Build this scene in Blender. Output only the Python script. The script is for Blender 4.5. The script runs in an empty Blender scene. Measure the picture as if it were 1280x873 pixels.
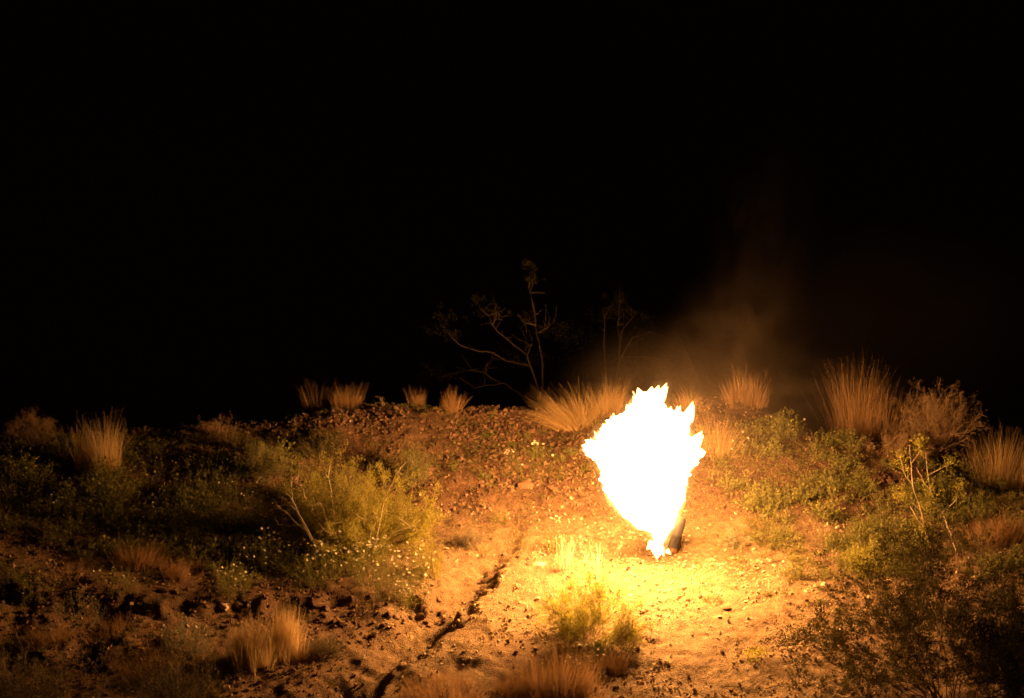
import bpy, math, random
import numpy as np
from mathutils import Vector, noise as mnoise

random.seed(7); rng = np.random.default_rng(7)
S = bpy.context.scene
C = S.collection

# ------------------------------------------------------------------ camera, night sky, exposure
CAM = np.array([0.0, -18.0, 5.60]); PITCH = math.radians(-12.0)
HFOV = math.radians(26.0); FPX = 640.0 / math.tan(HFOV / 2)
cd = bpy.data.cameras.new('camera'); cam = bpy.data.objects.new('camera', cd); C.objects.link(cam)
cam.location = CAM; cam.rotation_euler = (math.radians(90) + PITCH, 0, 0)
cd.sensor_width = 22.5; cd.lens = 11.25 / math.tan(HFOV / 2)
cd.clip_start = 0.1; cd.clip_end = 3000
cd.dof.use_dof = True; cd.dof.focus_distance = 18.3; cd.dof.aperture_fstop = 1.8
S.camera = cam
W = bpy.data.worlds.new('World'); S.world = W; W.use_nodes = True
bg = W.node_tree.nodes['Background']; bg.inputs['Color'].default_value = (0.9, 0.62, 0.42, 1); bg.inputs['Strength'].default_value = 0.005
S.view_settings.view_transform = 'Standard'; S.view_settings.look = 'None'
S.view_settings.exposure = 0.0; S.view_settings.gamma = 1.0
S.render.engine = 'CYCLES'
cy = S.cycles
cy.use_denoising = True
try: cy.denoiser = 'OPENIMAGEDENOISE'
except Exception: pass
cy.max_bounces = 5; cy.diffuse_bounces = 3; cy.glossy_bounces = 1; cy.transmission_bounces = 4
cy.transparent_max_bounces = 40; cy.volume_bounces = 0; cy.sample_clamp_indirect = 6.0
cy.use_light_tree = True; cy.filter_width = 1.7

FLAME_COL = (1.0, 0.435, 0.112)
FLAME_STRENGTH = 275.0

def ray(px, py):
    a = (px - 640.0) / FPX; b = (436.5 - py) / FPX
    c, s = math.cos(PITCH), math.sin(PITCH)
    return np.array([a, c - b * s, s + b * c])
def plane_pt(px, py, Y):
    d = ray(px, py); t = (Y - CAM[1]) / d[1]
    return CAM + d * t
def project(x, y, z):
    c, s = math.cos(PITCH), math.sin(PITCH)
    dx, dy, dz = x - CAM[0], y - CAM[1], z - CAM[2]
    f = dy * c + dz * s; u = -dy * s + dz * c
    return 640 + FPX * dx / f, 436.5 - FPX * u / f

# ------------------------------------------------------------------ terrain function
def _hash(xi, yi, seed):
    h = (xi.astype(np.int64) * 374761393 + yi.astype(np.int64) * 668265263 + seed * 974634777) & 0xffffffff
    h = ((h ^ (h >> 13)) * 1274126177) & 0xffffffff
    return ((h ^ (h >> 16)) & 0xffffff) / float(0xffffff)
def vnoise(x, y, seed=0):
    xi = np.floor(x); yi = np.floor(y); fx = x - xi; fy = y - yi
    fx = fx * fx * (3 - 2 * fx); fy = fy * fy * (3 - 2 * fy)
    a = _hash(xi, yi, seed); b = _hash(xi + 1, yi, seed); c = _hash(xi, yi + 1, seed); d = _hash(xi + 1, yi + 1, seed)
    return (a + (b - a) * fx) * (1 - fy) + (c + (d - c) * fx) * fy - 0.5
def fbm(x, y, seed=0, octs=4, gain=0.5):
    r = 0; amp = 1.0
    for o in range(octs):
        r = r + amp * vnoise(x * 2 ** o + 13.7 * o, y * 2 ** o - 7.1 * o, seed + o); amp *= gain
    return r
def sstep(a, b, x):
    t = np.clip((x - a) / (b - a), 0, 1); return t * t * (3 - 2 * t)

CREST_PX = np.array([(-300, 556), (0, 552), (110, 556), (200, 548), (270, 540), (340, 534), (420, 526), (500, 520), (600, 512), (690, 524),
                     (760, 512), (830, 502), (930, 504), (985, 522), (1050, 545), (1110, 556), (1170, 580), (1230, 602), (1300, 606), (1600, 612)], float)
def crest_y(x): return 2.75 + 0.22 * np.sin(x * 1.3 + 0.5) - 0.5 * sstep(2.0, 4.0, x) - 0.85 * sstep(-1.0, -4.0, x)
def side_h(x): return 0.095 * np.log1p(np.exp((-x - 1.0) * 4)) / 4 + 0.05 * np.log1p(np.exp((x - 2.6) * 4)) / 4
_cx = (CREST_PX[:, 0] - 640) / FPX * 20.8
_cz = np.array([plane_pt(p[0], p[1], float(crest_y(np.array(p[0] - 640) / FPX * 20.8)))[2] for p in CREST_PX])
def base_h(x, y):
    x, y = np.broadcast_arrays(np.asarray(x, float), np.asarray(y, float))
    yc = crest_y(x); zc = np.interp(x, _cx, _cz)
    t = np.clip(y / yc, 0, 1)
    sd = np.minimum(side_h(x), 0.6); zr = zc - sd
    up = sd + 0.08 * yc * (t - 2 * t ** 2 + t ** 3) + zr * (3 * t ** 2 - 2 * t ** 3) * 0.6 + zr * t * 0.4
    d = np.maximum(y - yc, 0)
    drop = 0.52 * (d - 0.3 * (1 - np.exp(-d / 0.3)))
    drop = 4.5 * (1 - np.exp(-drop / 4.5))
    fr = np.minimum(y, 0); front = 0.06 * fr - 0.10 * np.maximum(0, -fr - 2.2) * 0.6
    front = np.maximum(front, -1.2) + sd
    return np.where(y > 0, up - drop, front)
def base_at(px, py):
    d = ray(px, py); t = np.arange(12, 30, 0.01); P = CAM + d * t[:, None]
    k = np.argmax(P[:, 2] < base_h(P[:, 0], P[:, 1])); return P[k]
GULLY = np.array([base_at(*p)[:2] for p in [(700, 590), (668, 628), (648, 655), (628, 688), (606, 712), (588, 742), (566, 765), (535, 792), (505, 815), (470, 850), (420, 880)]])
LEDGE = np.array([base_at(*p)[:2] for p in [(-200, 735), (0, 733), (60, 742), (130, 738), (200, 752), (290, 748), (360, 752), (410, 746), (470, 741), (540, 748), (575, 757), (620, 765)]])
def poly_dist(x, y, P):
    best = np.full(x.shape, 1e9); side = np.zeros(x.shape); par = np.zeros(x.shape)
    for i in range(len(P) - 1):
        a, b = P[i], P[i + 1]; ab = b - a; L2 = ab @ ab
        t = np.clip(((x - a[0]) * ab[0] + (y - a[1]) * ab[1]) / L2, 0, 1)
        dx = x - a[0] - t * ab[0]; dy = y - a[1] - t * ab[1]; d = np.hypot(dx, dy)
        m = d < best; best = np.where(m, d, best); par = np.where(m, (i + t) / (len(P) - 1), par)
        side = np.where(m, np.sign(ab[0] * dy - ab[1] * dx), side)
    return best, side, par
def H(x, y):
    x, y = np.broadcast_arrays(np.asarray(x, float), np.asarray(y, float))
    z = base_h(x, y)
    near = (np.abs(x) < 7) & (np.abs(y) < 7)
    z = z + 0.16 * fbm(x * 0.8, y * 0.8, 3, 3) * sstep(30, 8, np.hypot(x, y) * 1.0) * (0.35 + 0.65 * sstep(-1.0, 1.5, y))
    z = z + 0.045 * fbm(x * 4, y * 4, 11, 4, 0.55) + 0.016 * fbm(x * 17, y * 17, 14, 2)
    if near.any():
        # the gully: a sandy channel with a cut wall on the flame side
        d, s, p = poly_dist(x, y, GULLY)
        d = d + 0.13 * fbm(x * 7, y * 7, 21, 3)
        sd = d * s                                   # positive: flame side
        dep = (0.045 + 0.105 * sstep(0.25, 0.5, p) * (1 - .5 * sstep(.6, .9, p)) + .03 * fbm(p * 40, p * 0, 61, 2) * sstep(.2, .4, p)) * sstep(0.0, 0.2, p)
        carve = np.where(sd < 0, sstep(-0.5, -0.02, sd), 1 - sstep(0.0, 0.15, sd))
        z = z - dep * carve * near
        # the broken ledge in the left foreground
        yl = np.interp(x, LEDGE[:, 0], LEDGE[:, 1]) + 0.16 * fbm(x * 5, x * 0 + 2.3, 31, 3)
        e = yl - y + 0.06 * fbm(x * 10, y * 10, 41, 2)
        amp = (0.075 + 0.005 * sstep(-2.6, -3.6, x)) * sstep(-.35, -0.8, x) * np.clip(.9 + 1.6 * fbm(x * 2.2, y * 2.2, 71, 2), .2, 1.6)
        st = sstep(0.0, 0.16, e) * (1 - sstep(0.5, 1.7, e))
        z = z - amp * st * near + 0.07 * sstep(-0.5, 0.0, e) * (e < 0) * amp * near
        # rain cut furrows in the far left bank below the ledge
        z = z - 0.12 * np.maximum(0, fbm(x * 3.2, y * 1.1, 51, 3)) * sstep(-2.4, -3.2, x) * sstep(0.0, 0.2, e) * (1 - sstep(0.8, 1.6, e)) * near
        # the beaten pad of earth under the fire
    return z
def at(px, py):
    d = ray(px, py); t = np.arange(12, 34, 0.008); P = CAM + d * t[:, None]
    below = P[:, 2] < H(P[:, 0], P[:, 1])
    k = int(np.argmax(below)) if below.any() else len(t) - 1
    return P[k]
def ground(x, y): return float(H(np.array([x]), np.array([y]))[0])

# ------------------------------------------------------------------ mesh helpers
class MB:
    def __init__(s): s.v = []; s.q = []; s.t = []; s.n = 0
    def add(s, v, q=None, t=None):
        v = np.asarray(v, float)
        if q is not None and len(q): s.q.append(np.asarray(q, np.int64) + s.n)
        if t is not None and len(t): s.t.append(np.asarray(t, np.int64) + s.n)
        s.v.append(v); s.n += len(v)
    def mesh(s, name, mats, smooth=False):
        me = bpy.data.meshes.new(name)
        v = np.concatenate(s.v) if s.v else np.zeros((0, 3))
        q = np.concatenate(s.q) if s.q else np.zeros((0, 4), np.int64)
        t = np.concatenate(s.t) if s.t else np.zeros((0, 3), np.int64)
        me.vertices.add(len(v)); me.vertices.foreach_set('co', v.astype(np.float32).ravel())
        nl = len(q) * 4 + len(t) * 3
        me.loops.add(nl); me.loops.foreach_set('vertex_index', np.concatenate([q.ravel(), t.ravel()]).astype(np.int32))
        me.polygons.add(len(q) + len(t))
        ls = np.concatenate([np.arange(len(q)) * 4, len(q) * 4 + np.arange(len(t)) * 3]).astype(np.int32)
        me.polygons.foreach_set('loop_start', ls)
        me.polygons.foreach_set('use_smooth', np.full(len(q) + len(t), smooth))
        me.update(calc_edges=True); me.validate()
        for m in (mats if isinstance(mats, (list, tuple)) else [mats]): me.materials.append(m)
        return me
FINE = {'blades', 'dead_thatch', 'stems', 'leaves'}      # hundreds of hair-thin pieces each
def link(name, me, parent=None, loc=None, rot=None, scale=None):
    o = bpy.data.objects.new(name, me); C.objects.link(o)
    if name in FINE: o['kind'] = 'stuff'
    if parent: o.parent = parent
    if loc is not None: o.location = loc
    if rot is not None: o.rotation_euler = rot
    if scale is not None: o.scale = scale
    return o
def tag(o, label=None, cat=None, group=None, kind=None):
    if label: o['label'] = label
    if cat: o['category'] = cat
    if group: o['group'] = group
    if kind: o['kind'] = kind
    return o
def thing(name, label, cat, loc, rz=0, group=None, scale=1):
    o = bpy.data.objects.new(name, None); C.objects.link(o); o.empty_display_size = 0.1
    o.location = loc; o.rotation_euler = (0, 0, rz); o.scale = (scale,) * 3
    return tag(o, label, cat, group)
def dup(src, loc, rz=0, scale=1, label=None, group=None):
    r = src.copy(); C.objects.link(r); r.location = loc; r.rotation_euler = (0, 0, rz); r.scale = (scale,) * 3
    if label: r['label'] = label
    if group: r['group'] = group
    for ch in list(src.children):
        c = ch.copy(); C.objects.link(c); c.parent = r
        for g in ch.children:
            d = g.copy(); C.objects.link(d); d.parent = c
    return r

def tube(mb, P, r0, r1, sides=4):
    P = np.asarray(P, float); K = len(P)
    T = np.gradient(P, axis=0); T /= np.linalg.norm(T, axis=1)[:, None] + 1e-9
    ref = np.array([0.31, 0.87, 0.38]); A = np.cross(T, ref); A /= np.linalg.norm(A, axis=1)[:, None] + 1e-9
    B = np.cross(T, A); R = np.linspace(r0, r1, K)
    ang = np.arange(sides) * 2 * math.pi / sides
    V = P[:, None, :] + R[:, None, None] * (np.cos(ang)[None, :, None] * A[:, None, :] + np.sin(ang)[None, :, None] * B[:, None, :])
    i = np.arange(K - 1)[:, None] * sides; j = np.arange(sides)[None, :]; jn = (j + 1) % sides
    q = np.stack([i + j, i + jn, i + sides + jn, i + sides + j], -1).reshape(-1, 4)
    mb.add(V.reshape(-1, 3), q)
def unit(v): return v / (np.linalg.norm(v, axis=-1, keepdims=True) + 1e-9)
def leaves(mb, P, D, L, Wd, g=rng):
    """diamond leaves, P bases, D directions, L lengths, Wd widths"""
    n = len(P); 
    if n == 0: return
    R = unit(g.normal(size=(n, 3))); Sd = unit(np.cross(D, R)); N = np.cross(D, Sd)
    L = np.broadcast_to(L, n)[:, None]; Wd = np.broadcast_to(Wd, n)[:, None]
    a = P; b = P + D * L * .5 + Sd * Wd * .5 + N * L * .06; c = P + D * L; d = P + D * L * .5 - Sd * Wd * .5 + N * L * .06
    mb.add(np.stack([a, b, c, d], 1).reshape(-1, 3), np.arange(n * 4).reshape(-1, 4))
def ribbons(mb, P, D, L, Wd, bend, g=rng, seg=3):
    """grass blades: bases P, start directions D, lengths, widths, bend vectors"""
    n = len(P); Sd = unit(np.cross(D, unit(g.normal(size=(n, 3)))))
    L = np.broadcast_to(L, n)[:, None]; Wd = np.broadcast_to(Wd, n)[:, None]; rows = []
    for k in range(seg + 1):
        t = k / seg
        c = P + D * L * t + bend * (t * t) * L
        w = Wd * (1 - 0.85 * t) * .5
        rows += [c - Sd * w, c + Sd * w]
    V = np.stack(rows, 1).reshape(-1, 3); q = []
    for k in range(seg): q.append([2 * k, 2 * k + 1, 2 * k + 3, 2 * k + 2])
    Q = (np.arange(n)[:, None, None] * (2 * seg + 2) + np.array(q)[None]).reshape(-1, 4)
    mb.add(V, Q)

# ------------------------------------------------------------------ materials
def newmat(name):
    m = bpy.data.materials.new(name); m.use_nodes = True; nt = m.node_tree; nt.nodes.clear()
    out = nt.nodes.new('ShaderNodeOutputMaterial'); return m, nt, out
def N(nt, typ, **kw):
    n = nt.nodes.new(typ)
    for k, v in kw.items():
        if k in n.inputs: n.inputs[k].default_value = v
        else: setattr(n, k, v)
    return n
def ramp(nt, fac, stops):
    r = nt.nodes.new('ShaderNodeValToRGB'); el = r.color_ramp.elements
    while len(el) < len(stops): el.new(0.5)
    for e, (p, c) in zip(el, stops): e.position = p; e.color = (*c, 1)
    nt.links.new(fac, r.inputs['Fac']); return r.outputs['Color']
def plant_mat(name, stops, trans=0.35, scale=9.0, island=True):
    m, nt, out = newmat(name)
    geo = nt.nodes.new('ShaderNodeNewGeometry'); nz = N(nt, 'ShaderNodeTexNoise', Scale=scale, Detail=2.0)
    tc = nt.nodes.new('ShaderNodeTexCoord'); nt.links.new(tc.outputs['Object'], nz.inputs['Vector'])
    mx = N(nt, 'ShaderNodeMath', operation='MULTIPLY_ADD'); mx.inputs[1].default_value = 0.55
    nt.links.new(geo.outputs['Random Per Island'], mx.inputs[0])
    m2 = N(nt, 'ShaderNodeMath', operation='MULTIPLY'); m2.inputs[1].default_value = 0.5
    nt.links.new(nz.outputs['Fac'], m2.inputs[0]); nt.links.new(m2.outputs[0], mx.inputs[2])
    col = ramp(nt, mx.outputs[0], stops)
    d = N(nt, 'ShaderNodeBsdfDiffuse'); t = N(nt, 'ShaderNodeBsdfTranslucent'); x = N(nt, 'ShaderNodeMixShader'); x.inputs[0].default_value = trans
    nt.links.new(col, d.inputs['Color']); nt.links.new(col, t.inputs['Color'])
    nt.links.new(d.outputs[0], x.inputs[1]); nt.links.new(t.outputs[0], x.inputs[2]); nt.links.new(x.outputs[0], out.inputs['Surface'])
    return m
def rock_mat(name, stops, scale=28.0, rough=0.9):
    m, nt, out = newmat(name)
    geo = nt.nodes.new('ShaderNodeNewGeometry'); oi = nt.nodes.new('ShaderNodeObjectInfo')
    tc = nt.nodes.new('ShaderNodeTexCoord'); nz = N(nt, 'ShaderNodeTexNoise', Scale=scale, Detail=5.0, Roughness=0.65)
    nt.links.new(tc.outputs['Object'], nz.inputs['Vector'])
    a = N(nt, 'ShaderNodeMath', operation='ADD'); nt.links.new(geo.outputs['Random Per Island'], a.inputs[0]); nt.links.new(oi.outputs['Random'], a.inputs[1])
    f = N(nt, 'ShaderNodeMath', operation='FRACT'); nt.links.new(a.outputs[0], f.inputs[0])
    b = N(nt, 'ShaderNodeMath', operation='MULTIPLY_ADD'); b.inputs[1].default_value = 0.6
    nt.links.new(f.outputs[0], b.inputs[0])
    c = N(nt, 'ShaderNodeMath', operation='MULTIPLY'); c.inputs[1].default_value = 0.4
    nt.links.new(nz.outputs['Fac'], c.inputs[0]); nt.links.new(c.outputs[0], b.inputs[2])
    col = ramp(nt, b.outputs[0], stops)
    p = N(nt, 'ShaderNodeBsdfPrincipled', Roughness=rough); p.inputs['Specular IOR Level'].default_value = 0.25
    bp = N(nt, 'ShaderNodeBump', Strength=0.5, Distance=0.004); nt.links.new(nz.outputs['Fac'], bp.inputs['Height'])
    nt.links.new(bp.outputs['Normal'], p.inputs['Normal']); nt.links.new(col, p.inputs['Base Color']); nt.links.new(p.outputs[0], out.inputs['Surface'])
    return m
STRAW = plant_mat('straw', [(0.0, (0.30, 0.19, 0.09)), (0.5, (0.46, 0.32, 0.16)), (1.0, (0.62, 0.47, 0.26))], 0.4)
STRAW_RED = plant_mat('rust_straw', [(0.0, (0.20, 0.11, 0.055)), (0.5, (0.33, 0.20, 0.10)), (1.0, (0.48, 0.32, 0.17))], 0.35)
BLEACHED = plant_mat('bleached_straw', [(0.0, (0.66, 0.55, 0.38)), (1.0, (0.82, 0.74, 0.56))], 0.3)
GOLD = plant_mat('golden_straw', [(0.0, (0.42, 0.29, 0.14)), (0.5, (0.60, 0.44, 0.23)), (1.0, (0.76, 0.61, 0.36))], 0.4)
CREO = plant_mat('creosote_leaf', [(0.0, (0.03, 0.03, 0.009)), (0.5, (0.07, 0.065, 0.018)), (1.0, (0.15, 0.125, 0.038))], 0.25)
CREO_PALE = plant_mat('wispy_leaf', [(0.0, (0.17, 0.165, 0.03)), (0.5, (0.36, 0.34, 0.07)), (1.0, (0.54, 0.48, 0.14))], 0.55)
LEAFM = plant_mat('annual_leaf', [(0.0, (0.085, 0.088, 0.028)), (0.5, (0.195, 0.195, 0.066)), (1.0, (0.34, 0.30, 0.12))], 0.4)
GREY = plant_mat('grey_leaf', [(0.0, (0.12, 0.12, 0.08)), (0.5, (0.22, 0.21, 0.14)), (1.0, (0.32, 0.29, 0.19))], 0.3)
DRY = plant_mat('dry_twig', [(0.0, (0.16, 0.10, 0.06)), (0.5, (0.27, 0.18, 0.11)), (1.0, (0.38, 0.27, 0.17))], 0.2)
BARK = rock_mat('bark', [(0.0, (0.10, 0.07, 0.045)), (0.5, (0.17, 0.125, 0.085)), (1.0, (0.26, 0.20, 0.14))], 60)
PALEBARK = rock_mat('pale_bark', [(0.0, (0.34, 0.27, 0.19)), (0.5, (0.46, 0.38, 0.28)), (1.0, (0.58, 0.50, 0.38))], 60)
PETAL = plant_mat('petal', [(0.0, (0.62, 0.58, 0.46)), (1.0, (0.80, 0.77, 0.66))], 0.35)
YPETAL = plant_mat('yellow_petal', [(0.0, (0.60, 0.42, 0.06)), (1.0, (0.78, 0.60, 0.14))], 0.35)
ROCK = rock_mat('rust_rock', [(0.0, (0.045, 0.025, 0.018)), (0.4, (0.108, 0.06, 0.04)), (0.75, (0.18, 0.105, 0.068)), (1.0, (0.33, 0.21, 0.14))])
TANROCK = rock_mat('tan_rock', [(0.0, (0.20, 0.13, 0.085)), (0.4, (0.36, 0.26, 0.17)), (0.75, (0.50, 0.39, 0.27)), (1.0, (0.66, 0.56, 0.42))])

def ground_mat():
    m, nt, out = newmat('desert_earth')
    tc = nt.nodes.new('ShaderNodeTexCoord'); at_ = N(nt, 'ShaderNodeAttribute', attribute_name='rubble')
    def nz(s, d=6.0, r=0.6):
        n = N(nt, 'ShaderNodeTexNoise', Scale=s, Detail=d, Roughness=r); nt.links.new(tc.outputs['Object'], n.inputs['Vector']); return n.outputs['Fac']
    n1, n2, n3 = nz(2.3), nz(14.0), nz(95.0, 5.0, 0.7)
    sand = ramp(nt, n2, [(0.25, (0.155, 0.10, 0.06)), (0.5, (0.26, 0.178, 0.105)), (0.75, (0.37, 0.265, 0.16))])
    red = ramp(nt, n2, [(0.25, (0.09, 0.05, 0.034)), (0.5, (0.165, 0.095, 0.06)), (0.78, (0.26, 0.165, 0.105))])
    a = N(nt, 'ShaderNodeMath', operation='MULTIPLY_ADD'); a.inputs[1].default_value = 0.9; a.inputs[2].default_value = -0.45
    nt.links.new(n1, a.inputs[0])
    b = N(nt, 'ShaderNodeMath', operation='ADD', use_clamp=True); nt.links.new(a.outputs[0], b.inputs[0]); nt.links.new(at_.outputs['Fac'], b.inputs[1])
    mx = N(nt, 'ShaderNodeMix', data_type='RGBA'); nt.links.new(b.outputs[0], mx.inputs['Factor']); nt.links.new(sand, mx.inputs['A']); nt.links.new(red, mx.inputs['B'])
    sp = ramp(nt, n3, [(0.30, (0.62, 0.60, 0.58)), (0.5, (1, 1, 1)), (0.72, (1.3, 1.28, 1.25))])
    mu = N(nt, 'ShaderNodeMix', data_type='RGBA', blend_type='MULTIPLY'); mu.inputs['Factor'].default_value = 1
    nt.links.new(mx.outputs['Result'], mu.inputs['A']); nt.links.new(sp, mu.inputs['B'])
    p = N(nt, 'ShaderNodeBsdfPrincipled', Roughness=0.95); p.inputs['Specular IOR Level'].default_value = 0.1
    nt.links.new(mu.outputs['Result'], p.inputs['Base Color'])
    vo = N(nt, 'ShaderNodeTexVoronoi', Scale=70.0); nt.links.new(tc.outputs['Object'], vo.inputs['Vector'])
    hs = N(nt, 'ShaderNodeMath', operation='MULTIPLY_ADD'); hs.inputs[1].default_value = -0.6
    nt.links.new(vo.outputs['Distance'], hs.inputs[0]); nt.links.new(n3, hs.inputs[2])
    h2 = N(nt, 'ShaderNodeMath', operation='ADD'); nt.links.new(hs.outputs[0], h2.inputs[0]); nt.links.new(n2, h2.inputs[1])
    bp = N(nt, 'ShaderNodeBump', Strength=1.0, Distance=0.03); nt.links.new(h2.outputs[0], bp.inputs['Height'])
    nt.links.new(bp.outputs['Normal'], p.inputs['Normal']); nt.links.new(p.outputs[0], out.inputs['Surface'])
    return m

# ------------------------------------------------------------------ ground sheet
def axis(lo, hi, st, far):
    core = np.arange(lo, hi + st / 2, st); out = []; d = st; p = hi
    while p < far: d *= 1.22; p += d; out.append(p)
    neg = []; d = st; p = lo
    while p > -far: d *= 1.22; p -= d; neg.append(p)
    return np.concatenate([np.array(neg[::-1]), core, np.array(out)])
def zone_rubble(px, py):
    """1 where the photograph's bank is reddish broken stone, 0 on pale sand"""
    r = sstep(685, 615, py) * 0.95
    r = np.maximum(r, sstep(560, 380, px) * 0.75)
    r = np.maximum(r, 0.55 * sstep(980, 1080, px))
    r = np.maximum(r, 0.8 * np.exp(-(((px - 640) / 110) ** 2 + ((py - 570) / 65) ** 2)))
    r = np.maximum(r, 0.5 * np.exp(-(((px - 640) / 90) ** 2 + ((py - 825) / 22) ** 2)))
    r = r * (1 - 0.9 * np.exp(-(((px - 560) / 60) ** 2 + ((py - 740) / 50) ** 2)))
    return r
xs = axis(-4.9, 4.9, 0.021, 700); ys = axis(-4.3, 4.3, 0.023, 700)
X, Y = np.meshgrid(xs, ys); Z = H(X, Y)
nx, ny = len(xs), len(ys)
mb = MB(); i = np.arange(ny - 1)[:, None] * nx + np.arange(nx - 1)[None, :]
mb.add(np.stack([X, Y, Z], -1).reshape(-1, 3), np.stack([i, i + 1, i + nx + 1, i + nx], -1).reshape(-1, 4))
me = mb.mesh('ground', ground_mat(), True)
PX, PY = project(X, np.maximum(Y, -15), Z)
rub = np.where(Y > -10, zone_rubble(PX, PY), 0.4)
att = me.attributes.new('rubble', 'FLOAT', 'POINT'); att.data.foreach_set('value', rub.astype(np.float32).ravel())
tag(link('ground', me), 'stony desert bank of rust brown and sandy earth', None, None, 'structure')

# ------------------------------------------------------------------ flame and its gas canister
def flame_mat(name, k, sampled=True, foot=None):
    m, nt, out = newmat(name); e = N(nt, 'ShaderNodeEmission', Strength=k); e.inputs['Color'].default_value = (*FLAME_COL, 1)
    if foot:      # a gas jet burns paler and fainter at its foot than in the sooty ball above
        tc = nt.nodes.new('ShaderNodeTexCoord'); sx = nt.nodes.new('ShaderNodeSeparateXYZ'); nt.links.new(tc.outputs['Object'], sx.inputs[0])
        mr = N(nt, 'ShaderNodeMapRange', interpolation_type='SMOOTHSTEP'); nt.links.new(sx.outputs['Z'], mr.inputs['Value'])
        mr.inputs['From Min'].default_value = 0.18; mr.inputs['From Max'].default_value = 0.75; mr.inputs['To Min'].default_value = foot; mr.inputs['To Max'].default_value = k
        nt.links.new(mr.outputs[0], e.inputs['Strength'])
    nt.links.new(e.outputs[0], out.inputs['Surface'])
    try: m.cycles.emission_sampling = 'FRONT' if sampled else 'NONE'
    except Exception: pass
    return m
PROFILE = [(62, 436, 452), (80, 342, 450), (110, 318, 442), (150, 300, 466), (172, 282, 545), (195, 240, 556), (225, 180, 560), (250, 165, 562), (280, 148, 580),
           (310, 118, 592), (330, 112, 598), (355, 142, 596), (385, 165, 582), (420, 184, 560), (460, 184, 553), (500, 196, 545), (550, 214, 538),
           (580, 242, 528), (600, 266, 518), (630, 298, 505), (655, 322, 496), (672, 372, 488), (690, 388, 480), (712, 400, 470), (735, 408, 458), (760, 420, 450)]
FY = -0.06
def lean(zy): return FY - 0.50 * float(sstep(740, 330, np.array(float(zy))))      # the ball billows toward the viewer
def zp(zx, zy): return plane_pt(700 + zx / 3.49, 470 + zy / 3.49, lean(zy))
prof = np.array([(zp(l, y)[2], zp(l, y)[0], zp(r, y)[0], lean(y)) for y, l, r in PROFILE])[::-1]
def flame_surface(grow, nz_amp, rings, sides, seed):
    zz = np.linspace(prof[0, 0] - grow * 0.4, prof[-1, 0] + grow, rings); V = []; Nn = []
    for k, z in enumerate(zz):
        zc = min(max(z, prof[0, 0]), prof[-1, 0])
        l, r = np.interp(zc, prof[:, 0], prof[:, 1]), np.interp(zc, prof[:, 0], prof[:, 2])
        fy = np.interp(zc, prof[:, 0], prof[:, 3])
        cx, rx = (l + r) / 2, (r - l) / 2 + grow; ry = rx * 0.82
        sh = 0.0
        for a in range(sides):
            th = 2 * math.pi * a / sides; c, s = math.cos(th), math.sin(th)
            p = Vector((cx + c * rx, fy + s * ry, z))
            pv = Vector((p.x, p.y, p.z * .7))
            d = mnoise.noise(pv * 7 + Vector((seed, 0, 0))) + 0.65 * mnoise.noise(pv * 17 + Vector((0, seed, 0))) + 0.5 * mnoise.noise(pv * 38) + .4 * mnoise.noise(pv * 70) + .25 * mnoise.noise(pv * 120)
            f = 1 + nz_amp * (.6 + .4 * (z - prof[0, 0]) / (prof[-1, 0] - prof[0, 0])) * d * min(1, 0.10 / max(rx, .05) + 0.4)
            V.append((cx + c * rx * f, fy + s * ry * f, z + 0.012 * mnoise.noise(p * 20))); Nn.append((c, s * 1.1, 0.25))
    V = np.array(V); i = np.arange(rings - 1)[:, None] * sides; j = np.arange(sides)[None, :]; jn = (j + 1) % sides
    q = np.stack([i + j, i + jn, i + sides + jn, i + sides + j], -1).reshape(-1, 4)
    t0 = np.array([(0, (a + 1) % sides, a) for a in range(1, sides - 1)]); b = (rings - 1) * sides
    t1 = np.array([(b, b + a, b + a + 1) for a in range(1, sides - 1)])
    return V, np.array(Nn), q, np.concatenate([t0, t1])
fire = thing('fireball', 'white hot ball of flame bursting upward from the gas canister', 'flame', (0, 0, 0))
fbase = zp(430, 760); fire.location = fbase
FO = np.array(fbase)
V, FN, q, t = flame_surface(-0.018, 0.28, 150, 120, 3.1)
mb = MB(); mb.add(V - FO, q, t); link('flame_body', mb.mesh('flame_body', flame_mat('flame', FLAME_STRENGTH, True, 14.0), True), fire)
# licking tongues all over the surface
def tongue(mb, p, d, L, r, up, seg=4, sides=5):
    P = np.array([p + d * L * k / seg + np.array([0, 0, up]) * L * (k / seg) ** 2 for k in range(seg + 1)])
    T = np.gradient(P, axis=0); T = unit(T); A = unit(np.cross(T, np.array([.3, .8, .5]))); B = np.cross(T, A)
    R = r * np.array([1.0, 0.95, 0.68, 0.36, 0.02]); ang = np.arange(sides) * 2 * math.pi / sides
    Vt = P[:, None] + R[:, None, None] * (np.cos(ang)[None, :, None] * A[:, None] + np.sin(ang)[None, :, None] * B[:, None])
    i = np.arange(seg)[:, None] * sides; j = np.arange(sides)[None]; jn = (j + 1) % sides
    mb.add(Vt.reshape(-1, 3), np.stack([i + j, i + jn, i + sides + jn, i + sides + j], -1).reshape(-1, 4))
mb = MB(); mb2 = MB()
for k in rng.choice(len(V), 150, replace=False):
    hz = (V[k, 2] - prof[0, 0]) / (prof[-1, 0] - prof[0, 0])
    if hz < 0.06 or hz > .965: continue
    L = (0.008 + 0.05 * rng.random() ** 4) * (0.5 + 0.7 * hz); nrm = FN[k] / np.linalg.norm(FN[k])
    d = unit(nrm * rng.uniform(.25, .7) + np.array([0, 0, rng.uniform(.5, 1.0)]) + rng.normal(size=3) * .15)
    tongue(mb, V[k] - FO - nrm * 0.03, d, L + 0.035, L * rng.uniform(.2, .4) + .012, rng.uniform(-.1, .35))
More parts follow.
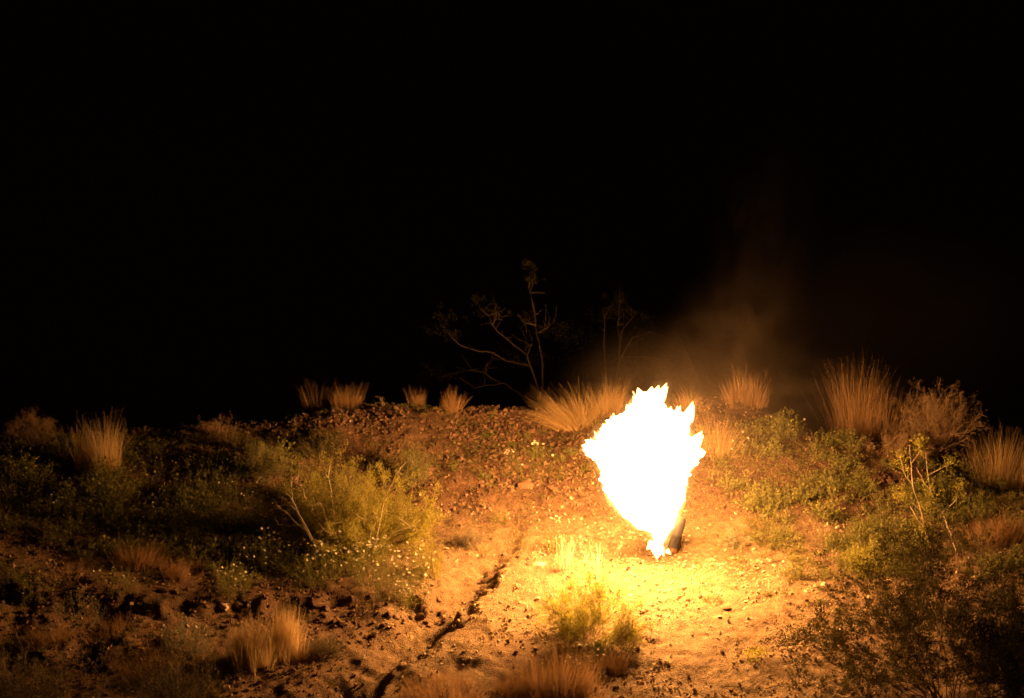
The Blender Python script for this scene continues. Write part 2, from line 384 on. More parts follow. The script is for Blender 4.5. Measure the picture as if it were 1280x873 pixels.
for zx, zy, dx, dz, L, r in [(438, 100, .55, 1, .115, .032), (518, 185, -.1, 1, .075, .03), (560, 190, .35, 1, .125, .038), (580, 305, .75, .85, .12, .042),
                              (142, 322, -1, .05, .085, .05), (150, 330, -1, -.3, .08, .045), (140, 305, -.9, .35, .06, .03), (236, 212, -.5, 1, .05, .035), (200, 236, -.7, .8, .035, .03), (352, 92, -.4, 1, .055, .03),
                              (304, 158, -.5, 1, .045, .03), (590, 345, 1, .2, .07, .03), (400, 85, .1, 1, .05, .03), (420, 90, .35, 1, .07, .03)]:
    for yy in (-.05, .08):
        tongue(mb, zp(zx, zy) - FO + np.array([0, yy, 0]), unit(np.array([dx, 0, dz])), L, r, .1)
# small licks at the ground
for zx, zy, dx, dz, L, r in [(425, 770, -.7, .7, .10, .035), (420, 735, -1, .3, .075, .04), (430, 755, -.2, -1, .09, .03), (405, 725, -.6, -.7, .08, .035), (440, 745, .3, -1, .085, .025), (465, 758, .5, -.5, .05, .02)]:
    tongue(mb, zp(zx, zy) - FO + np.array([0, -.02, 0]), unit(np.array([dx, 0, dz])), L, r, .0)
link('flame_tongues', mb.mesh('flame_tongues', flame_mat('flame_tongue', 16.0, False), True), fire)['kind'] = 'stuff'
for k in rng.choice(len(V) - 600, 110, replace=False):
    hz = (V[k, 2] - prof[0, 0]) / (prof[-1, 0] - prof[0, 0])
    L = (0.012 + 0.05 * rng.random() ** 2) * (0.45 + 0.7 * hz); nrm = FN[k] / np.linalg.norm(FN[k])
    d = unit(nrm * rng.uniform(.25, .8) + np.array([0, 0, rng.uniform(.5, 1.0)]) + rng.normal(size=3) * .2)
    tongue(mb2, V[k] - FO - nrm * 0.03, d, L + 0.03, L * rng.uniform(.12, .24) + .004, rng.uniform(-.1, .4))
link('flame_fringe', mb2.mesh('flame_fringe', flame_mat('flame_fringe', 9.0, False), True), fire)['kind'] = 'stuff'
def glow_mat(name, k):
    m, nt, out = newmat(name); e = N(nt, 'ShaderNodeEmission', Strength=k); e.inputs['Color'].default_value = (1, .48, .12, 1)
    nt.links.new(e.outputs[0], out.inputs['Volume']); return m
for g, k in ((0.024, 4.5), (0.07, 0.6)):
    Vg, _, qg, tg = flame_surface(g, 0.10, 40, 40, 3.1)
    mb = MB(); mb.add(Vg - FO, qg, tg); link('flame_veil', mb.mesh('flame_veil', glow_mat('flame_veil', k), True), fire)

def lathe(mb, prof, sides=28):
    P = np.array(prof, float); ang = np.arange(sides) * 2 * math.pi / sides; K = len(P)
    V = np.stack([P[:, None, 0] * np.cos(ang), P[:, None, 0] * np.sin(ang), np.broadcast_to(P[:, None, 1], (K, sides))], -1)
    i = np.arange(K - 1)[:, None] * sides; j = np.arange(sides)[None]; jn = (j + 1) % sides
    mb.add(V.reshape(-1, 3), np.stack([i + j, i + jn, i + sides + jn, i + sides + j], -1).reshape(-1, 4))
def metal(name, col, rough, met):
    m, nt, out = newmat(name); p = N(nt, 'ShaderNodeBsdfPrincipled', Roughness=rough, Metallic=met)
    tc = nt.nodes.new('ShaderNodeTexCoord'); nz = N(nt, 'ShaderNodeTexNoise', Scale=35.0, Detail=6.0); nt.links.new(tc.outputs['Object'], nz.inputs['Vector'])
    c = ramp(nt, nz.outputs['Fac'], [(0.35, tuple(x * .45 for x in col)), (0.6, col)])
    nt.links.new(c, p.inputs['Base Color']); nt.links.new(p.outputs[0], out.inputs['Surface']); return m
cb = plane_pt(835, 690, 0.02); cb[2] = ground(cb[0], cb[1]) - 0.04
can = thing('gas_canister', 'scorched grey gas canister leaning right behind the foot of the flame', 'gas canister', tuple(cb + np.array([0.035, 0.0, 0.04])))
can.rotation_euler = (math.radians(-12), math.radians(19), 0.3)
GREYM = metal('scorched_paint', (0.045, 0.04, 0.045), 0.7, 0.1); BRASS = metal('valve_brass', (0.42, 0.27, 0.10), 0.35, 0.9); RUST = metal('rusty_steel', (0.22, 0.10, 0.05), 0.7, 0.3)
R = 0.048
mb = MB(); lathe(mb, [(0.0, 0.025), (0.024, 0.027), (0.037, 0.036), (0.045, 0.052), (R, 0.075), (R, 0.15), (R + .0015, 0.152), (R + .0015, 0.158), (R, 0.16), (R, 0.275), (0.045, 0.30), (0.034, 0.318), (0.02, 0.326), (0, 0.327)])
link('body', mb.mesh('body', GREYM, True), can)
mb = MB(); lathe(mb, [(0.040, 0.0), (0.045, 0.0), (0.045, 0.046), (0.040, 0.046), (0.040, 0.0)], 24); link('collar', mb.mesh('collar', RUST, False), can)
mb = MB(); lathe(mb, [(0, -0.012), (0.009, -0.012), (0.009, 0.004), (0.015, 0.004), (0.015, 0.026), (0, 0.026)], 12); v = link('valve', mb.mesh('valve', BRASS, False), can)
mb = MB(); tube(mb, [(0, 0, 0), (-0.03, -0.025, 0.0), (-0.062, -0.035, 0.004)], .008, .007, 8); link('outlet', mb.mesh('outlet', BRASS, True), v)
mb = MB(); lathe(mb, [(0.037, 0.322), (0.042, 0.322), (0.042, 0.306), (0.037, 0.306), (0.037, 0.322)], 24); link('foot_ring', mb.mesh('foot_ring', RUST, False), can)

# ------------------------------------------------------------------ smoke, and volumes added for glare and tint
def smoke(label, px, py, Y, rpx, rpy, ry, dens, tilt=0, scale=2.2, lo=0.40, hi=0.72):
    m, nt, out = newmat('smoke'); tc = nt.nodes.new('ShaderNodeTexCoord')
    ln = N(nt, 'ShaderNodeVectorMath', operation='LENGTH'); nt.links.new(tc.outputs['Object'], ln.inputs[0])
    mr = N(nt, 'ShaderNodeMapRange', interpolation_type='SMOOTHSTEP'); nt.links.new(ln.outputs['Value'], mr.inputs['Value'])
    mr.inputs['From Min'].default_value = 1.0; mr.inputs['From Max'].default_value = 0.05
    nz = N(nt, 'ShaderNodeTexNoise', Scale=scale, Detail=4.0, Roughness=0.55, Distortion=0.6)
    mp = N(nt, 'ShaderNodeMapping'); mp.inputs['Location'].default_value = (px * .01, py * .013, 0); mp.inputs['Scale'].default_value = (1, 1, 0.7)
    nt.links.new(tc.outputs['Object'], mp.inputs['Vector']); nt.links.new(mp.outputs[0], nz.inputs['Vector'])
    nr = N(nt, 'ShaderNodeMapRange'); nt.links.new(nz.outputs['Fac'], nr.inputs['Value']); nr.inputs['From Min'].default_value = lo; nr.inputs['From Max'].default_value = hi
    a = N(nt, 'ShaderNodeMath', operation='MULTIPLY'); nt.links.new(mr.outputs[0], a.inputs[0]); nt.links.new(nr.outputs[0], a.inputs[1])
    b = N(nt, 'ShaderNodeMath', operation='MULTIPLY'); b.inputs[1].default_value = dens; nt.links.new(a.outputs[0], b.inputs[0])
    pv = N(nt, 'ShaderNodeVolumePrincipled'); pv.inputs['Color'].default_value = (0.62, 0.49, 0.40, 1); pv.inputs['Anisotropy'].default_value = 0.0
    nt.links.new(b.outputs[0], pv.inputs['Density']); nt.links.new(pv.outputs[0], out.inputs['Volume'])
    mb = MB(); n = 14; rows = [(math.sin(math.pi * k / n), -math.cos(math.pi * k / n)) for k in range(n + 1)]; rows[0] = (1e-4, -1); rows[-1] = (1e-4, 1)
    lathe(mb, rows, 24)
    c = plane_pt(px, py, Y); s = (Y + 18) / FPX
    o = link('smoke', mb.mesh('smoke', m, True), None, c, (0, math.radians(tilt), 0), (rpx * s, ry, rpy * s))
    return tag(o, label, 'smoke', None, 'stuff')
smoke('thin brown smoke rising above the right of the flame', 930, 430, 0.35, 120, 120, 0.55, 0.062, 6, 3.6, .40, .74)
smoke('faintest upper end of the smoke fading into the night sky', 955, 320, 0.35, 85, 190, 0.5, 0.020, 8, 3.4, .40, .75)
smoke('faint smoke lying over the grass right of the flame', 985, 500, 1.9, 190, 75, 0.8, 0.16, 0, 3.2, .36, .76)
smoke('warm smoke close around the fireball that also imitates its glare', 850, 510, 0.7, 190, 130, 0.9, 0.085, 0, 2.4, .32, .76)  # smoke merged with an added volume that stands in for veiling glare
smoke('added thin smoke volume imitating glare over the slope right of the flame', 935, 585, -0.1, 190, 130, 0.7, 0.045, 0, 2.2, .25, .8)  # added so the flame's glare seems to wash out the slope
smoke('very faint smoke volume added to tint the night air brown on the right', 1110, 420, 1.6, 300, 190, 0.9, 0.012, 0, 2.2, .25, .8)  # added to give the dark background a brown tint
cy.volume_step_rate = 1.5; cy.volume_max_steps = 128

ITEMS = []      # (object, noun phrase, pixel) of the countable repeats, named at the end by what they lie beside
# ------------------------------------------------------------------ rocks and gravel
def hull_rock(seed, n=15, flat=0.7, jag=0.25):
    g = np.random.default_rng(seed); import bmesh
    P = unit(g.normal(size=(n, 3))) * (1 - jag * g.random((n, 1))); P *= np.array([1, g.uniform(.65, .95), flat * g.uniform(.75, 1.1)])
    bm = bmesh.new()
    for p in P: bm.verts.new(p)
    r = bmesh.ops.convex_hull(bm, input=bm.verts); bmesh.ops.delete(bm, geom=list({e for e in r['geom_unused'] + r['geom_interior'] if isinstance(e, bmesh.types.BMVert)}), context='VERTS')
    bmesh.ops.recalc_face_normals(bm, faces=bm.faces); bm.verts.ensure_lookup_table(); bm.verts.index_update()
    V = np.array([v.co for v in bm.verts]); T = np.array([[v.index for v in f.verts] for f in bm.faces]); bm.free()
    return V, T
RV = [hull_rock(100 + k, 18) for k in range(10)]
def rock_meshes(mat): 
    out = []
    for V_, T_ in RV:
        mb = MB(); mb.add(V_, None, T_); out.append(mb.mesh('rock', mat, False))
    return out
RM = rock_meshes(ROCK); TM = rock_meshes(TANROCK)
def place_rock(p, size, meshes, label, group=None, rot=None, k=None, stretch=(1, 1, 1), sink=0.25, name='rock'):
    o = link(name, meshes[random.randrange(10) if k is None else k])
    o.location = (p[0], p[1], p[2] + size * (0.55 - sink) * stretch[2] * .6)
    o.rotation_euler = rot or (random.uniform(-.5, .5), random.uniform(-.5, .5), random.uniform(0, 6.28)); o.scale = tuple(size * s for s in stretch)
    return tag(o, label, 'rock', group)
# single rocks one can point to (pixel, half width in m)
for px, py, s, ms, st, lab in [
    (660, 609, .10, RM, (1.25, 1, .85), 'large rust red boulder half buried in the slope left of the flame'),
    (690, 612, .075, RM, (1.2, 1, .7), 'flat brown rock touching the right side of the rust red boulder'),
    (672, 709, .075, TANROCK and TM, (1.2, 1, .8), 'rounded pinkish rock on the sand left of the pale grass stalks'),
    (963, 524, .075, RM, (1, 1, .95), 'dark brown rock on the crest right of the flame'),
    (1019, 616, .055, TM, (1.1, 1, .75), 'pale tan rock among the green plants right of the flame'),
    (1113, 604, .05, RM, (1, 1, .9), 'rusty rock beside the white stemmed sapling'),
    (1128, 607, .06, RM, (1.2, 1, .7), 'low dark rock just below the rusty rock by the sapling'),
    (1031, 732, .05, TM, (1.1, 1, .8), 'pale edged rock casting a black shadow right of the gravel apron'),
    (986, 755, .03, RM, (1, 1, .8), 'small dark rock alone on the bright gravel'),
    (908, 762, .04, RM, (1.3, 1, .6), 'flat brown rock on the glaring gravel under the flame'),
    (805, 765, .04, RM, (1.4, 1, .6), 'flat brown rock right of the yellow green bush'),
    (255, 552, .08, RM, (1, 1, .9), 'brown rock under the dry twiggy shrub on the left crest'),
    (205, 740, .06, RM, (1.1, 1, .8), 'dim rock in the shade below the reddish grass'),
    (123, 760, .035, TM, (1, 1, .9), 'small pale stone on the dim left bank'),
    (280, 762, .055, TM, (.9, 1, 1.1), 'upright pale rock on the ledge behind the tall straw grass'),
    (297, 757, .05, TM, (.9, 1, 1.1), 'leaning pale rock next to the upright one on the ledge'),
    (692, 787, .05, TM, (1.2, 1, .8), 'bright cream rock in front of the yellow green bush'),
    (712, 783, .035, TM, (1.2, 1, .8), 'small cream rock touching the yellow green bush'),
    (440, 752, .06, RM, (.9, 1, 1.2), 'tall block of rock standing out of the broken ledge'),
    (395, 757, .075, RM, (1.3, 1, .7), 'broad dark rock at the left end of the broken ledge'),
    (935, 680, .05, RM, (1.5, 1, .5), 'flat brown rock beside the pale cushion plant'),
    (552, 512, .045, RM, (1, 1, 1), 'rounded rock on the crest under the two dim tufts'),
    (588, 523, .05, RM, (1, 1, 1), 'rusty rock on the crest at the top of the rubble')]:
    place_rock(at(px, py), s, ms, lab, None, None, None, st)
# countable stones by zone
def scatter(n, cx, cy_, rx, ry, smin, smax, meshes, label, group, power=2.5, sink=.3):
    k = 0
    while k < n:
        a = rng.uniform(0, 6.283); r = math.sqrt(rng.random())
        px, py = cx + rx * r * math.cos(a), cy_ + ry * r * math.sin(a)
        p = at(px, py)
        if p[1] > 4 or py > 872: continue
        s = smin + (smax - smin) * rng.random() ** power
        o = place_rock(p, s, meshes, label, group, sink=sink); k += 1; ITEMS.append((o, label, px, py))
scatter(120, 620, 560, 105, 62, .022, .05, RM, 'rust brown rubble stone', 'stones of the rubble slope')
scatter(55, 480, 770, 90, 28, .022, .055, RM, 'dark ledge stone', 'stones of the broken ledge')
scatter(26, 350, 735, 80, 26, .02, .045, RM, 'brown stone', 'stones behind the straw grass', 2)
scatter(40, 150, 755, 150, 50, .02, .05, RM, 'dim reddish bank stone', 'stones of the left bank')
scatter(34, 960, 745, 130, 70, .015, .03, TM, 'small gravel apron stone', 'stones of the gravel apron')
scatter(24, 720, 770, 120, 60, .015, .03, TM, 'small stone on bright sand', 'stones of the bright sand')
scatter(16, 470, 520, 110, 14, .02, .045, RM, 'dim crest stone', 'stones of the crest')
# stones lining the gully
n = 0
while n < 38:
    t = rng.uniform(.28, .85) * (len(GULLY) - 1); i0 = int(t); g = GULLY[i0] * (1 - t + i0) + GULLY[i0 + 1] * (t - i0)
    x, y = g[0] + rng.normal(.0, .03), g[1] + rng.normal(0, .03); s = rng.uniform(.018, .042)
    place_rock((x, y, ground(x, y)), s, RM, 'dark stone lodged in the gully across the sand', 'stones of the gully'); n += 1
    ITEMS.append((C.objects[-1], 'dark gully stone', *project(x, y, ground(x, y))))
# gravel: too many to count
def gravel(n, mat, label, lo, hi, dens, power=3.0):
    x = rng.uniform(-4.8, 4.8, n); y = rng.uniform(-4.2, 3.6, n); z = H(x, y); px, py = project(x, y, z)
    keep = rng.random(n) < dens(px, py, x, y); x, y, z = x[keep], y[keep], z[keep]; n = len(x)
    s = lo + (hi - lo) * rng.random(n) ** power
    var = [hull_rock(300 + k, 9, .75) for k in range(5)]; mb = MB(); which = rng.integers(0, 5, n)
    for k in range(5):
        m = which == k; c = int(m.sum()); V_, T_ = var[k]
        Q = unit(rng.normal(size=(c, 4))); w, a, b, d = Q.T
        Rm = np.stack([1 - 2 * (b * b + d * d), 2 * (a * b - d * w), 2 * (a * d + b * w), 2 * (a * b + d * w), 1 - 2 * (a * a + d * d), 2 * (b * d - a * w),
                       2 * (a * d - b * w), 2 * (b * d + a * w), 1 - 2 * (a * a + b * b)], -1).reshape(-1, 3, 3)
        P = np.einsum('nij,vj->nvi', Rm, V_) * s[m][:, None, None] + np.stack([x[m], y[m], z[m] + s[m] * .3], -1)[:, None]
        mb.add(P.reshape(-1, 3), None, (np.arange(c)[:, None, None] * len(V_) + T_[None]).reshape(-1, 3))
    tag(link('gravel', mb.mesh('gravel', mat, False)), label, 'gravel', None, 'stuff')
def path_zone(px, py):      # the smooth sandy track beside the rut and along the bottom
    a = np.exp(-((px - np.interp(py, [640, 720, 780, 860], [640, 580, 520, 470])) / 42) ** 2) * sstep(640, 690, py)
    return np.clip(a + .9 * np.exp(-(((py - 838) / 16) ** 2)) * sstep(800, 860, px), 0, 1)
def clump(x, y, f=2.2, sd=77): return np.clip(0.5 + 1.6 * fbm(x * f, y * f, sd, 3), 0.05, 1)
gravel(85000, ROCK, 'rust brown gravel of the rubble slope and bank', .006, .032,
       lambda px, py, x, y: (0.03 + 0.9 * zone_rubble(px, py) ** 1.3) * clump(x, y) * (1 - .8 * path_zone(px, py)) * np.where((px > 880) & (py < 700), .45, 1) * (1 + 1.5 * ((px > 540) & (px < 745) & (py < 640))), 2.0)
gravel(70000, TANROCK, 'pale tan gravel strewn over the sand', .004, .026,
       lambda px, py, x, y: (1 - zone_rubble(px, py)) * np.clip(clump(x, y, 2.4, 5) * 1.5 - .28, .06, 1) * (1 - .75 * path_zone(px, py)), 3.4)

# ------------------------------------------------------------------ grass tufts
def grass_mesh(name, mat, n, rad, h, spread, width=.003, droop=.25, seed=1, hvar=.45, ell=1.0, lean=0):
    g = np.random.default_rng(seed); a = g.uniform(0, 2 * math.pi, n); r = rad * np.sqrt(g.random(n))
    P = np.stack([r * np.cos(a) * ell, r * np.sin(a), np.full(n, -0.02)], -1)
    tilt = spread * (0.15 + 0.85 * (r / rad)) * g.uniform(.3, 1.2, n); az = a + g.normal(0, .5, n)
    D = unit(np.stack([np.sin(tilt) * np.cos(az), np.sin(tilt) * np.sin(az), np.cos(tilt)], -1))
    D = unit(D + np.array([lean, 0, 0]))
    nb = max(3, int(n / 22)); bc = g.normal(0, 1, (nb, 2)); bh = g.uniform(.55, 1.08, nb) * (1.06 - .16 * np.hypot(bc[:, 0], bc[:, 1])); w = g.integers(0, nb, n)
    bl = g.normal(0, .5 * spread, (nb, 2)) + bc * spread * .45
    keep = g.random(n) < .75
    P[keep, 0] = (bc[w, 0] * rad * .55 + g.normal(0, rad * .13, n))[keep]; P[keep, 1] = (bc[w, 1] * rad * .55 + g.normal(0, rad * .13, n))[keep]
    Db = unit(np.stack([bl[w, 0] + lean, bl[w, 1], np.ones(n)], -1) + g.normal(0, .10 + .12 * spread, (n, 3)))
    D[keep] = Db[keep]; az = np.arctan2(D[:, 1], D[:, 0])
    L = h * (1 - hvar * g.random(n) ** 1.1) * np.where(keep, bh[w], g.uniform(.45, .9, n))
    B = np.stack([np.cos(az) * droop * g.random(n), np.sin(az) * droop * g.random(n), -droop * .35 * g.random(n)], -1) + g.normal(0, .05, (n, 3))
    mb = MB(); ribbons(mb, P, D, L, width * g.uniform(.6, 1.4, n), B, g)
    return mb.mesh(name, mat, False)
def tuft(px, py, hpx, wpx, n, label, mat=None, Yv=None, spread=.5, droop=.25, width=.0028, seed=None, group=None, name='grass_tuft', hvar=.45, cat='grass', stalks=False, lean=0):
    p = at(px, py) if Yv is None else plane_pt(px, py, Yv)
    s = (p[1] + 18) / FPX
    if Yv is not None: p = np.array([p[0], Yv, ground(p[0], Yv)]); 
    h = hpx * s; top = plane_pt(px, py - hpx, p[1])[2]
    if Yv is not None: h = max(top - p[2], .1)
    seed = seed or int(px * 7 + py)
    rad = max(wpx * s * .5, .02)
    th = thing(name, label, cat, tuple(p), 0, group)
    if stalks:
        g = np.random.default_rng(seed)
        for k in range(n):
            a = g.uniform(0, 6.283); r = rad * math.sqrt(g.random()) * .8; P1 = np.array([[r * math.cos(a), r * math.sin(a) * .6, -.01]])
            D1 = unit(np.array([[math.cos(a) * r / rad * spread + g.normal(0, .06), math.sin(a) * .1, 1.0]])); mb = MB()
            ribbons(mb, P1, D1, np.array([h * g.uniform(.55, 1.08)]), width, g.normal(0, .08, (1, 3)), g, 5); link('stalk', mb.mesh('stalk', BLEACHED, False), th)
        return th
    n = int(n * 1.7)
    th2 = link('blades', grass_mesh('blades', mat or STRAW, n, rad, h * 1.05, spread, width, droop, seed, hvar, 1.0, lean), th)
    link('dead_thatch', grass_mesh('dead_thatch', STRAW_RED, n // 3, rad * 1.15, h * .45, min(spread * 2.0, 1.1), width, .6, seed + 1), th)
    return th
tuft(104, 588, 84, 20, 170, 'straw tuft on the left crest, the left and sparser half of a close pair', GOLD, None, .12, .08, .003)
tuft(134, 588, 86, 34, 380, 'straw tuft on the left crest, the right and fuller half of a close pair', GOLD, None, .15, .1, .003)
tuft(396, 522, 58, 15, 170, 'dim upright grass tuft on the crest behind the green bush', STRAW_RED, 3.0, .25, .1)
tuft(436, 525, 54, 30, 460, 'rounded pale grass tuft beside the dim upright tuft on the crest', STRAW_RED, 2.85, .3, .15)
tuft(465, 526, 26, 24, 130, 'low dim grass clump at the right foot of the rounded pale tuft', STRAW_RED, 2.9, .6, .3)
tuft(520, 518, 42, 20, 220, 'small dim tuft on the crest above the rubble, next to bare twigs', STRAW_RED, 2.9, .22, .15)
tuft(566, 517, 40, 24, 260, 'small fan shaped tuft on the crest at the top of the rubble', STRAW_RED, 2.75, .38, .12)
tuft(722, 531, 70, 50, 760, 'large straw fan of grass bending left on the crest left of the flame', STRAW, None, .85, .35, .003, lean=-.45)
tuft(762, 520, 56, 40, 420, 'hazy straw grass tuft directly behind the left top of the flame', STRAW, 2.8, .45, .2)
tuft(860, 512, 34, 30, 240, 'low hazy straw grass just right of the flame tip', STRAW, 2.6, .5, .25)
tuft(893, 566, 62, 38, 360, 'bright hazy straw tuft at the right edge of the flame', STRAW, None, .4, .15)
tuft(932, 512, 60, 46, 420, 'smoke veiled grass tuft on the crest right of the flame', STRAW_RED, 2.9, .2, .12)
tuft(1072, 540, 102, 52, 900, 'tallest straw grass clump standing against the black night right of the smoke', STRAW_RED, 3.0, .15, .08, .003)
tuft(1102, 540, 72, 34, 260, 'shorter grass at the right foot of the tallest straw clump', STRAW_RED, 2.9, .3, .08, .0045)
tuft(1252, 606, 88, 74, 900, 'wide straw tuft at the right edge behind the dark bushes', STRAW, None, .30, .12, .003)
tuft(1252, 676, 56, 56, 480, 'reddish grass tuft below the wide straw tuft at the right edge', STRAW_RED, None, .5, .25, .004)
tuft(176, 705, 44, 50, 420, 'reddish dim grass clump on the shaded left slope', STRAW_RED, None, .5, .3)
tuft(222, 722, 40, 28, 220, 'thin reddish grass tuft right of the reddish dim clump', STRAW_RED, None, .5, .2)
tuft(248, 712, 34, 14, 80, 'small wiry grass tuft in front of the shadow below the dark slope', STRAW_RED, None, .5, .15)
tuft(316, 828, 70, 56, 800, 'thick golden straw grass at lower left, shorter part of a stand', GOLD, None, .10, .06, .0035)
tuft(358, 822, 92, 36, 640, 'tall golden straw grass at lower left, taller part of a stand', GOLD, None, .08, .05, .0035)
tuft(706, 712, 46, 28, 24, 'pale upright grass stalks on the sand left of the flame foot', STRAW, None, .22, .05, .010, stalks=True)
tuft(746, 720, 44, 14, 14, 'smaller spray of pale stalks nearer the flame foot', STRAW, None, .45, .05, .010, stalks=True)
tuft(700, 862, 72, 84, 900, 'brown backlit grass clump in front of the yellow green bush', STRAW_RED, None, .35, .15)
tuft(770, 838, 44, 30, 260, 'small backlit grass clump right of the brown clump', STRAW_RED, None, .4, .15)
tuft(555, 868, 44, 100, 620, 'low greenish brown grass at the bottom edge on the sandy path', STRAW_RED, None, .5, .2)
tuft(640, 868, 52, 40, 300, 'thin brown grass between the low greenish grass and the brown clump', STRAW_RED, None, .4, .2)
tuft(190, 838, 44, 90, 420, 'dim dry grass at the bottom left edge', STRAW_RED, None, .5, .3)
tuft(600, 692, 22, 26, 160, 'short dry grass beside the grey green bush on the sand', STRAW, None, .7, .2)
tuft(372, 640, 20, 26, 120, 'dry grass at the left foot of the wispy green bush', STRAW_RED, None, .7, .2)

tuft(90, 722, 26, 60, 200, 'low dry grass on the brow of the eroded left bank', STRAW_RED, None, .6, .3)
tuft(60, 800, 34, 60, 220, 'dim dry grass among the clods of the eroded left bank', STRAW_RED, None, .5, .3)
tuft(150, 790, 30, 70, 260, 'dry grass patch between the left clods and the grey green flowering plant', STRAW_RED, None, .6, .3)
# ------------------------------------------------------------------ shrubs
def grow(g, p, d, L, r, lvl, P_, out, tips):
    K = P_['seg'][lvl]; pts = [p]; dd = d.copy()
    for k in range(K):
        dd = unit(dd + g.normal(0, P_['wig'][lvl], 3) + np.array([0, 0, P_['up'][lvl]])); pts.append(pts[-1] + dd * L / K)
    pts = np.array(pts); out[lvl].append((pts, r, r * .35))
    if lvl < P_['levels'] - 1:
        for _ in range(P_['kids'][lvl]):
            t = g.uniform(P_['from'][lvl], 1.0) * K; i0 = min(int(t), K - 1); q = pts[i0] + (pts[i0 + 1] - pts[i0]) * (t - i0)
            td = unit(pts[i0 + 1] - pts[i0]); nd = unit(td + g.normal(0, P_['fork'], 3))
            grow(g, q, nd, L * g.uniform(.28, .55) * (1.15 - .5 * t / K), r * .5, lvl + 1, P_, out, tips)
    if lvl >= P_['leaf_from']: tips.append(pts)
def shrub_parts(seed, h, width, stems, P_, nleaf, llen, lwid, lean=(0, 0), scatter_=.016, tilt0=1.0):
    g = np.random.default_rng(seed); out = [[], [], [], []]; tips = []
    for s in range(stems):
        a = g.uniform(0, 6.283); tl = tilt0 * g.random() ** .6
        tx = math.cos(a) * tl * width / h + lean[0]; ty = math.sin(a) * tl * width / h + lean[1]
        d = unit(np.array([tx, ty, 1.0])); L = h * g.uniform(.75, 1.05) * (1.0 if tl < .7 else .92)
        grow(g, np.array([math.cos(a) * .04 * g.random(), math.sin(a) * .04 * g.random(), -.03]), d, L, P_['r'] * g.uniform(.6, 1.1), 0, P_, out, tips)
    mbB = MB()
    for lvl in range(4):
        for pts, r0, r1 in out[lvl]: tube(mbB, pts, max(r0, .0011), max(r1, .0008), 5 if lvl == 0 else 3)
    mbL = MB(); per = max(1, nleaf // max(len(tips), 1)); Ps = []; Ds = []
    for pts in tips:
        t = (1 - (1 - P_['leaf_t0']) * g.random(per)) * (len(pts) - 1) * .999; i0 = t.astype(int)
        q = pts[i0] + (pts[i0 + 1] - pts[i0]) * (t - i0)[:, None]
        Ps.append(q + g.normal(0, scatter_, (per, 3))); Ds.append(unit(unit(pts[i0 + 1] - pts[i0]) * .5 + g.normal(0, .7, (per, 3)) + np.array([0, 0, .3])))
    Pl = np.concatenate(Ps); Dl = np.concatenate(Ds); n = len(Pl)
    leaves(mbL, Pl, Dl, llen * g.uniform(.6, 1.3, n), lwid * g.uniform(.6, 1.3, n), g)
    return mbB, mbL
WISPY = dict(levels=3, seg=(6, 4, 3), wig=(.12, .2, .25), up=(.04, .08, .1), kids=(8, 5), fork=.45, leaf_from=1, leaf_t0=.15, r=.0035); WISPY['from'] = (.08, .15)
CREOS = dict(levels=3, seg=(6, 4, 3), wig=(.13, .22, .25), up=(.0, .05, .06), kids=(8, 5), fork=.5, leaf_from=1, leaf_t0=.3, r=.009); CREOS['from'] = (.3, .3)
TWIG = dict(levels=3, seg=(4, 4, 3), wig=(.14, .22, .25), up=(.0, .02, .02), kids=(7, 6), fork=.5, leaf_from=1, leaf_t0=.2, r=.0024); TWIG['from'] = (.2, .2)
BARE = dict(levels=2, seg=(7, 4), wig=(.26, .35), up=(.02, .05), kids=(4,), fork=.6, leaf_from=9, leaf_t0=0, r=.008); BARE['from'] = (.3,)
def shrub(name, label, cat, p, h, width, stems, kind, nleaf, llen, lwid, lmat, bmat, seed, lean=(0, 0), sc=.016, tilt0=1.0, leafname='foliage', group=None):
    b, l = shrub_parts(seed, h, width, stems, kind, nleaf, llen, lwid, lean, sc, tilt0)
    th = thing(name, label, cat, tuple(p), 0, group)
    link('branches', b.mesh('branches', bmat, True), th); link(leafname, l.mesh(leafname, lmat, False), th)
    return th
def flowers_on(th, pts, r, mat, seed):
    g = np.random.default_rng(seed); n = len(pts); mb = MB(); up = unit(g.normal(0, .45, (n, 3)) + np.array([0, -.35, 1])); ref = unit(g.normal(size=(n, 3)))
    A = unit(np.cross(up, ref)); B = np.cross(up, A); k = 7; rr = r * g.uniform(.7, 1.25, n)
    ring = [pts + rr[:, None] * (A * math.cos(2 * math.pi * j / k) + B * math.sin(2 * math.pi * j / k)) + up * rr[:, None] * .25 for j in range(k)]
    V = np.stack([pts] + ring, 1).reshape(-1, 3)
    T = np.array([(0, 1 + j, 1 + (j + 1) % k) for j in range(k)]); mb.add(V, None, (np.arange(n)[:, None, None] * (k + 1) + T[None]).reshape(-1, 3))
    o = link('flower_heads', mb.mesh('flower_heads', mat, False), th); o['kind'] = 'stuff'; return o
